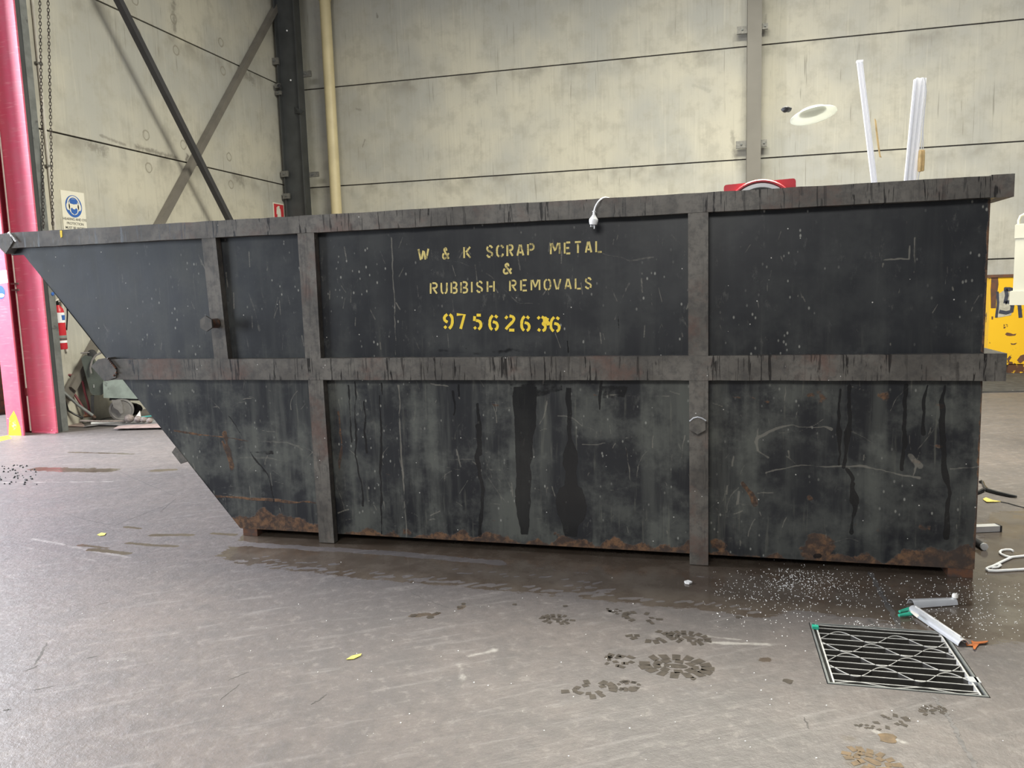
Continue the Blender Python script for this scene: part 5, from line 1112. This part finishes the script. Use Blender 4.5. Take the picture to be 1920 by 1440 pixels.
# ================================================================== RIGHT SIDE
t = Thing('yellow_skip', (5.2, 13.4, 0), 'yellow rust-patched steel bin with graffiti against the back wall', 'skip bin')
yf = 13.15; pl_ = on_back(1858, 517, yf); xL = pl_.x; zt = on_back(1885, 516, yf).z; zb = on_back(1880, 684, yf).z
body = t.part('body', MB().box((xL, yf, max(zb, .06)), (6.6, 13.78, zt)), M['yellowbin'], bevel=.012)
t.part('rim', MB().box((xL-.02, yf-.02, zt-.03), (6.62, 13.80, zt+.012)), M['rust2'], bevel=.006)
pb = on_back(1893, 690, yf-.05); t.part('foot', MB().box((pb.x, yf+.0, 0), (pb.x+.35, 13.7, max(zb, .06)+.01)), M['yellowbin'])
t.part('foot', MB().box((6.1, yf, 0), (6.4, 13.7, max(zb, .06)+.01)), M['yellowbin'])
def Q(*px): return [on_back(1840+u*80/360, 400+v*80/360, yf-.003) for u, v in px]      # marks measured in an enlarged view
f = MB().prism(Q((130, 690), (190, 650), (270, 670), (275, 770), (250, 860), (140, 880)), (0, .002, 0)); t.part('graffiti', f, M['spraypale'], body, smooth=False)
f = MB(); up = (0, -1, 0)
for l, wd in ((Q((190, 640), (205, 640), (215, 690), (200, 760)), .05), (Q((195, 640), (240, 640), (275, 650)), .06), (Q((200, 755), (235, 745), (262, 780), (255, 825), (210, 840), (150, 828)), .055), (Q((135, 660), (140, 760), (125, 880)), .035), (Q((320, 770), (330, 880)), .05)):
    l = [p_+Vector((0, -.002, 0)) for p_ in l]; f.ribbon(l, wd, up)
t.part('graffiti', f, M['spraydark'], body, smooth=False, label='dark sprayed tag')
f = MB()
for l in (Q((85, 540), (140, 530), (145, 600), (128, 700), (122, 800), (80, 800), (78, 640)), Q((200, 1020), (215, 1005), (245, 1010), (270, 1020), (295, 1015), (285, 1030), (245, 1035), (215, 1032)), Q((245, 1095), (270, 1100), (300, 1092), (285, 1108), (255, 1108)), Q((215, 1230), (240, 1200), (255, 1215), (230, 1250)), Q((300, 1240), (330, 1200), (362, 1190), (362, 1240), (330, 1265)), Q((85, 870), (100, 870), (98, 895), (86, 895))):
    f.prism(l, (0, .002, 0))
t.part('rust_patch', f, M['rust2'], body, smooth=False)
# cream housing at the right edge
pc_ = Vector((3.05, 7.2, 0)); O = lambda u, v: on_vert(u, v, pc_)
tl, br = O(1905, 420), O(1905, 572); ex = Vector((pc_.y, -pc_.x, 0)).normalized(); dp_ = Vector((pc_.x, pc_.y, 0)).normalized()
wid = .34; zt, zb = tl.z, br.z
t = Thing('metal_housing', (tl+ex*.17+dp_*.1).to_tuple()[:2]+(0,), 'cream metal housing with a wire loop on top, in front of the yellow bin', 'housing')
def hb(o0, o1, za, zb_, d0=0., d1=.22): 
    A = Vector((tl.x, tl.y, 0)); r_ = []
    for z_ in (za, zb_):
        for k_, d_ in ((o0, d0), (o1, d0), (o1, d1), (o0, d1)): q_ = A+ex*k_+dp_*d_; r_.append((q_.x, q_.y, z_))
    return MB().hexa(r_)
bz = lambda v: O(1905, v).z
body = t.part('body', hb(.0, wid, zb+.02, zt), M['cream'], bevel=.018)
t.part('band', hb(-.006, wid+.006, bz(447), bz(424)+.01, -.006, .226), M['cream'], bevel=.008); t.part('band', hb(-.02, wid+.006, zb, bz(546), -.012, .23), M['cream'], bevel=.012)
loop = [O(1908, 424), O(1908.5, 412), O(1912, 404), O(1920, 400)]; q_ = loop[-1]; loop += [q_+ex*.06+Vector((0, 0, -.004)), q_+ex*.11+Vector((0, 0, -.04)), q_+ex*.12+Vector((0, 0, -.13))]
t.part('wire_loop', MB().tube([p_+dp_*.1 for p_ in loop], .012, 8), M['cream'])
t.part('post', hb(.22, .32, 0, zb+.03, .05, .17), M['cream'], bevel=.006)
# dark mat and its grit behind the bin
lay('floor_mat', [(1836, 736), (1960, 734), (1960, 699), (1872, 700), (1836, 706)], .002, .012, M['mat'], 'dark dirty mat on the floor in front of the yellow bin', 'mat')
# black plastic hanger piece
F = lambda u, v, z=.012: on_floor(1800+u/6, 860+v/6, z)
t = Thing('black_hanger', F(300, 350, 0), 'black plastic hanger piece lying on the floor right of the skip bin', 'hanger')
t.part('hook', MB().tube([F(225, 262), F(240, 248), F(255, 262), F(268, 300), F(300, 340)], .009, 8), M['black']); t.part('arm', MB().tube([F(150, 395), F(215, 374), F(260, 350), F(300, 352), F(420, 385), F(560, 415), F(640, 426)], [.012, .012, .013, .014, .013, .012, .008], 8), M['black'])
t = Thing('yellow_rag', F(330, 470, 0), 'yellow scrap of tape with a dark string below the black hanger', 'scrap')
t.part('tape', MB().prism([F(255, 460, .003), F(290, 440, .012), F(370, 470, .008), F(460, 485, .004), F(400, 490, .004), F(300, 490, .006)], (0, 0, .004)), M['yrag'], smooth=False); t.part('string', MB().tube([F(460, 486, .004), F(540, 500, .004), F(640, 530, .004), F(760, 560, .004)], .003, 6), M['dark'])
# grey metal channel and dark tube beside the bin
t = Thing('metal_channel', F(300, 800, 0), 'grey metal channel with a dark end lying right of the skip bin', 'channel')
a, b = F(60, 790, .019), F(420, 775, .019); t.part('body', MB().bar(a, b, .05, .034), M['alu'], bevel=.006); t.part('end_cap', MB().bar(b, b+(b-a).normalized()*.01, .056, .036), M['dark'])
a, b = F(90, 880, .02), F(265, 985, .02); t = Thing('dark_tube', b, 'short dark tube end poking out beside the skip bin base', 'tube')
t.part('tube', MB().tube([a, b], .018, 12), M['dark']); t.part('end_ring', MB().tube([b, b+(b-a).normalized()*.012], .02, 12), M['alu'])
# white coat hanger
z_ = .0075; t = Thing('coat_hanger', F(500, 1150, 0), 'white plastic coat hanger lying on the wet floor at the right edge', 'hanger')
t.part('hook', MB().tube([F(u, v, z_) for u, v in ((598, 1038), (572, 1024), (520, 1022), (470, 1030), (447, 1048), (460, 1070), (515, 1095), (575, 1110))], .006, 8), M['white'])
t.part('frame', MB().tube([F(u, v, z_) for u, v in ((1150, 1190), (1000, 1130), (860, 1100), (720, 1093), (585, 1107), (480, 1155), (380, 1205), (320, 1225), (297, 1240), (320, 1258), (400, 1262), (720, 1243), (1100, 1225))], .0068, 8), M['white'])
t.part('notch', MB().tube([F(u, v, z_) for u, v in ((385, 1200), (455, 1188), (462, 1198), (425, 1220), (360, 1228))], .005, 8), M['white'])

# ================================================================== DRAIN GRATE
gx0, gx1, gy0, gy1 = GX0+.004, GX1-.004, GY0+.004, GY1-.004
t = Thing('drain_grate', ((GX0+GX1)/2, (GY0+GY1)/2, -.03), 'square galvanised steel drain grate let into the concrete floor', 'grate')
f = MB(); tk_ = .008
for a, b in (((gx0, gy0, -.035), (gx1, gy0+tk_, .002)), ((gx0, gy1-tk_, -.035), (gx1, gy1, .002)), ((gx0, gy0+tk_, -.035), (gx0+tk_, gy1-tk_, .002)), ((gx1-tk_, gy0+tk_, -.035), (gx1, gy1-tk_, .002))): f.box(a, b)
t.part('frame', f, M['galv'])
f = MB()
for a, b in (((gx0+.02, gy0+tk_, -.035), (gx0+.026, gy1-tk_, -.001)), ((gx1-.026, gy0+tk_, -.035), (gx1-.02, gy1-tk_, -.001))): f.box(a, b)
t.part('side_bar', f, M['galvbar'])
n = 10; ya, yb = gy0+.035, gy1-.045; ys_ = [ya+(yb-ya)*k/(n-1) for k in range(n)]
def two_tone(o):                                        # bright top edges, dark webs
    me = o.data; me.materials.append(M['darkbar'])
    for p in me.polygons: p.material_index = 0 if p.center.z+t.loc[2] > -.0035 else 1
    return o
def strip(pts, hw):                                      # upright flat bar following pts (x, y)
    f = MB(); R_ = []
    for x, y in pts: R_.append([f.bm.verts.new((x, y+s_*hw, z_)) for s_, z_ in ((-1, -.028), (1, -.028), (1, -.003), (1, -.0006), (-1, -.0006), (-1, -.003))])
    for A_, B_ in zip(R_, R_[1:]):
        for j in range(6): f.bm.faces.new((A_[j], A_[(j+1) % 6], B_[(j+1) % 6], B_[j]))
    f.bm.faces.new(R_[0]); f.bm.faces.new(R_[-1][::-1]); return f
pitch_ = (yb-ya)/(n-1)
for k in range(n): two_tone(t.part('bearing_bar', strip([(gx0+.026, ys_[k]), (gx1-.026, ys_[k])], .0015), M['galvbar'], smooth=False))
for k in range(6):
    c0 = ys_[0]-.012+k*2*pitch_*.985; amp = min(pitch_*.88, c0-(gy0+tk_+.004), gy1-tk_-.004-c0); ph = PI/2-2*PI*.11/.225+(PI if k % 2 else 0)
    pts = []
    for i in range(65):
        x = gx0+.028+(gx1-gx0-.056)*i/64; s_ = max(-1, min(1, 1.0*math.sin(2*PI*(x-gx0)/.225+ph))); pts.append((x, c0+amp*s_))
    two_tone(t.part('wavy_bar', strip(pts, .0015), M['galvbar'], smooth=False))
c = on_floor(1826, 1275); t.part('corner_lug', MB().box((c.x-.02, c.y-.02, -.012), (c.x+.02, c.y+.022, .002)), M['alu'], bevel=.002)
c = on_floor(1528, 1178, 0); tag(MB().box((c.x-.012, c.y-.012, .0), (c.x+.014, c.y+.012, .012)).build('green_plastic_bit', M['teal'], bevel=.004), 'small green plastic piece at the far left corner of the drain grate', 'plastic piece')
# folded aluminium strip with green prongs
G = lambda u, v, z: on_floor(1640+u*280/1613, 1080+v*250/1440, z)
def halfpipe(a, b, r0, r1, n=12):
    mb = MB(); d = (b-a).normalized(); e = Vector((-d.y, d.x, 0)).normalized(); rows = []
    for p_, r_ in ((a, r0), (a.lerp(b, .5), (r0+r1)/2), (b, r1)):
        o_ = []; i_ = []
        for k in range(n+1):
            th = PI*(.02+.96*k/n); o_.append(mb.bm.verts.new(Vector((p_.x, p_.y, .002))+e*(math.cos(th)*r_)+Vector((0, 0, math.sin(th)*r_*1.1)))); i_.append(mb.bm.verts.new(Vector((p_.x, p_.y, .002))+e*(math.cos(th)*(r_-.002))+Vector((0, 0, math.sin(th)*(r_-.002)*1.1))))
        rows.append((o_, i_))
    for (o0, i0), (o1, i1) in zip(rows, rows[1:]):
        for k in range(n): mb.bm.faces.new((o0[k], o0[k+1], o1[k+1], o1[k])); mb.bm.faces.new((i0[k], i1[k], i1[k+1], i0[k+1]))
        mb.bm.faces.new((o0[0], o1[0], i1[0], i0[0])); mb.bm.faces.new((o0[n], i0[n], i1[n], o1[n]))
    for o_, i_ in (rows[0], rows[-1]):
        for k in range(n): mb.bm.faces.new((o_[k], o_[k+1], i_[k+1], i_[k]))
    return mb
a, b = G(392, 330, 0), G(865, 298, 0); a2, b2 = G(415, 385, 0), G(960, 760, 0)
t = Thing('aluminium_strip', a, 'folded silver aluminium strip with green prongs at the far corner of the drain grate', 'strip')
t.part('arm', halfpipe(a, b, .030, .024), M['alu']); t.part('arm', halfpipe(a2, b2, .026, .024), M['alu'])
t.part('ridge', MB().tube([Vector((q.x, q.y, .032)) for q in (a2.lerp(b2, .05), a2.lerp(b2, .95))], .004, 6), M['galvbar'])
t.part('end_knob', MB().lathe([(.0, .0), (.013, .0), (.013, .012), (.009, .018), (0, .02)], Vector((b.x, b.y, .030)), (0, 0, 1), 14), M['whitew'])
t.part('paper_label', MB().prism([Vector((q.x, q.y, .0325)) for q in (G(385, 395, .03), G(400, 378, .03), G(480, 432, .03), G(460, 460, .03))], (0, 0, .0012)), M['whitew'], smooth=False)
for q0, q1 in (((410, 345), (268, 385)), ((395, 405), (262, 425))):
    p0, p1 = G(*q0, .012), G(*q1, .012); t.part('prong', MB().tube([p0, p0.lerp(p1, .5), p1], [.009, .008, .006], 10), M['teal'], label='green plastic prong')
# orange leaf
c = G(1090, 730, .002); f = MB(); pts = [(1000, 752), (1055, 735), (1040, 700), (1075, 712), (1110, 715), (1230, 705), (1205, 725), (1130, 735), (1105, 765), (1085, 795), (1065, 785), (1060, 758)]
f.prism([G(u, v, .003+random.uniform(0, .006)) for u, v in pts], (0, 0, .0025)); t = Thing('orange_leaf', c, 'orange-brown dried leaf on the floor beside the end of the aluminium strip', 'leaf')
t.part('blade', f, M['orange'], smooth=False); t.part('stalk', MB().tube([G(1050, 745, .006), G(1000, 752, .006), G(975, 690, .004)], .0025, 6), M['orange'])
# leaves and scraps on the slab
tag(MB().prism([on_floor(u, v, .002) for u, v in ((649, 1237), (660, 1230), (678, 1226), (676, 1230), (663, 1236))], (0, 0, .002)).build('narrow_leaf', M['yleaf'], smooth=False), 'narrow yellow-green leaf lying alone on the dry floor in front of the bin', 'leaf')
tag(MB().prism([on_floor(u, v, .002) for u, v in ((182, 1003), (190, 999), (199, 1000), (196, 1004), (188, 1005))], (0, 0, .002)).build('fallen_leaf', M['yleaf'], smooth=False), 'small yellow leaf lying on the floor left of the bin', 'leaf')
tag(MB().prism([on_floor(u, v, .002) for u, v in ((1283, 1092), (1290, 1090), (1298, 1093), (1292, 1096), (1285, 1095))], (0, 0, .008)).build('foam_scrap', M['foam'], smooth=False), 'white foam scrap on the wet floor in front of the middle stiffener', 'foam')
# foam beads scattered on the wet slab: past counting
f = MB(); 
def bead(u, v):
    c = on_floor(u, v, 0); r_ = random.uniform(.0012, .0032); h = r_*.7
    if GX0 < c.x < GX1 and GY0 < c.y < GY1: return
    if WP-.02 < c.dot(BN) < WB and -3 < c.dot(BT) < SR: 
        if random.random() < .7: return
    p = [c+Vector((r_*math.cos(a_+.3)*random.uniform(.7, 1.3), r_*math.sin(a_+.3)*random.uniform(.7, 1.3), h*.4)) for a_ in np.linspace(0, 2*PI, 6)[:-1]]
    tv = f.bm.verts.new(c+Vector((0, 0, h*1.6))); bv = f.bm.verts.new(c); vs = [f.bm.verts.new(q) for q in p]
    for i in range(5): f.bm.faces.new((vs[i], vs[(i+1) % 5], tv)); f.bm.faces.new((vs[(i+1) % 5], vs[i], bv))
for _ in range(520): bead(random.gauss(1500, 55), random.gauss(1088, 18))
for _ in range(700): bead(random.uniform(1340, 1860), random.triangular(1070, 1200, 1105))
for _ in range(200): bead(random.uniform(1740, 1915), random.uniform(1095, 1200))
for _ in range(110): bead(random.uniform(1560, 1700), random.uniform(1166, 1188))
for _ in range(70): bead(random.uniform(1000, 1900), random.uniform(1080, 1430))
for _ in range(55): bead(random.uniform(20, 1000), random.uniform(1040, 1430))
tag(f.build('foam_beads', M['foam'], smooth=False), 'white foam beads scattered over the wet floor', 'foam beads', kind='stuff')
# black grit by the doorway
f = MB()
for _ in range(60):
    c = on_floor(random.gauss(22, 22), random.uniform(872, 912), 0); f.blob(c+Vector((0, 0, .004)), random.uniform(.004, .010), 1, .2)
tag(f.build('black_grit', M['dark'], smooth=False), 'black grit scattered on the floor at the left edge', 'grit', kind='stuff')
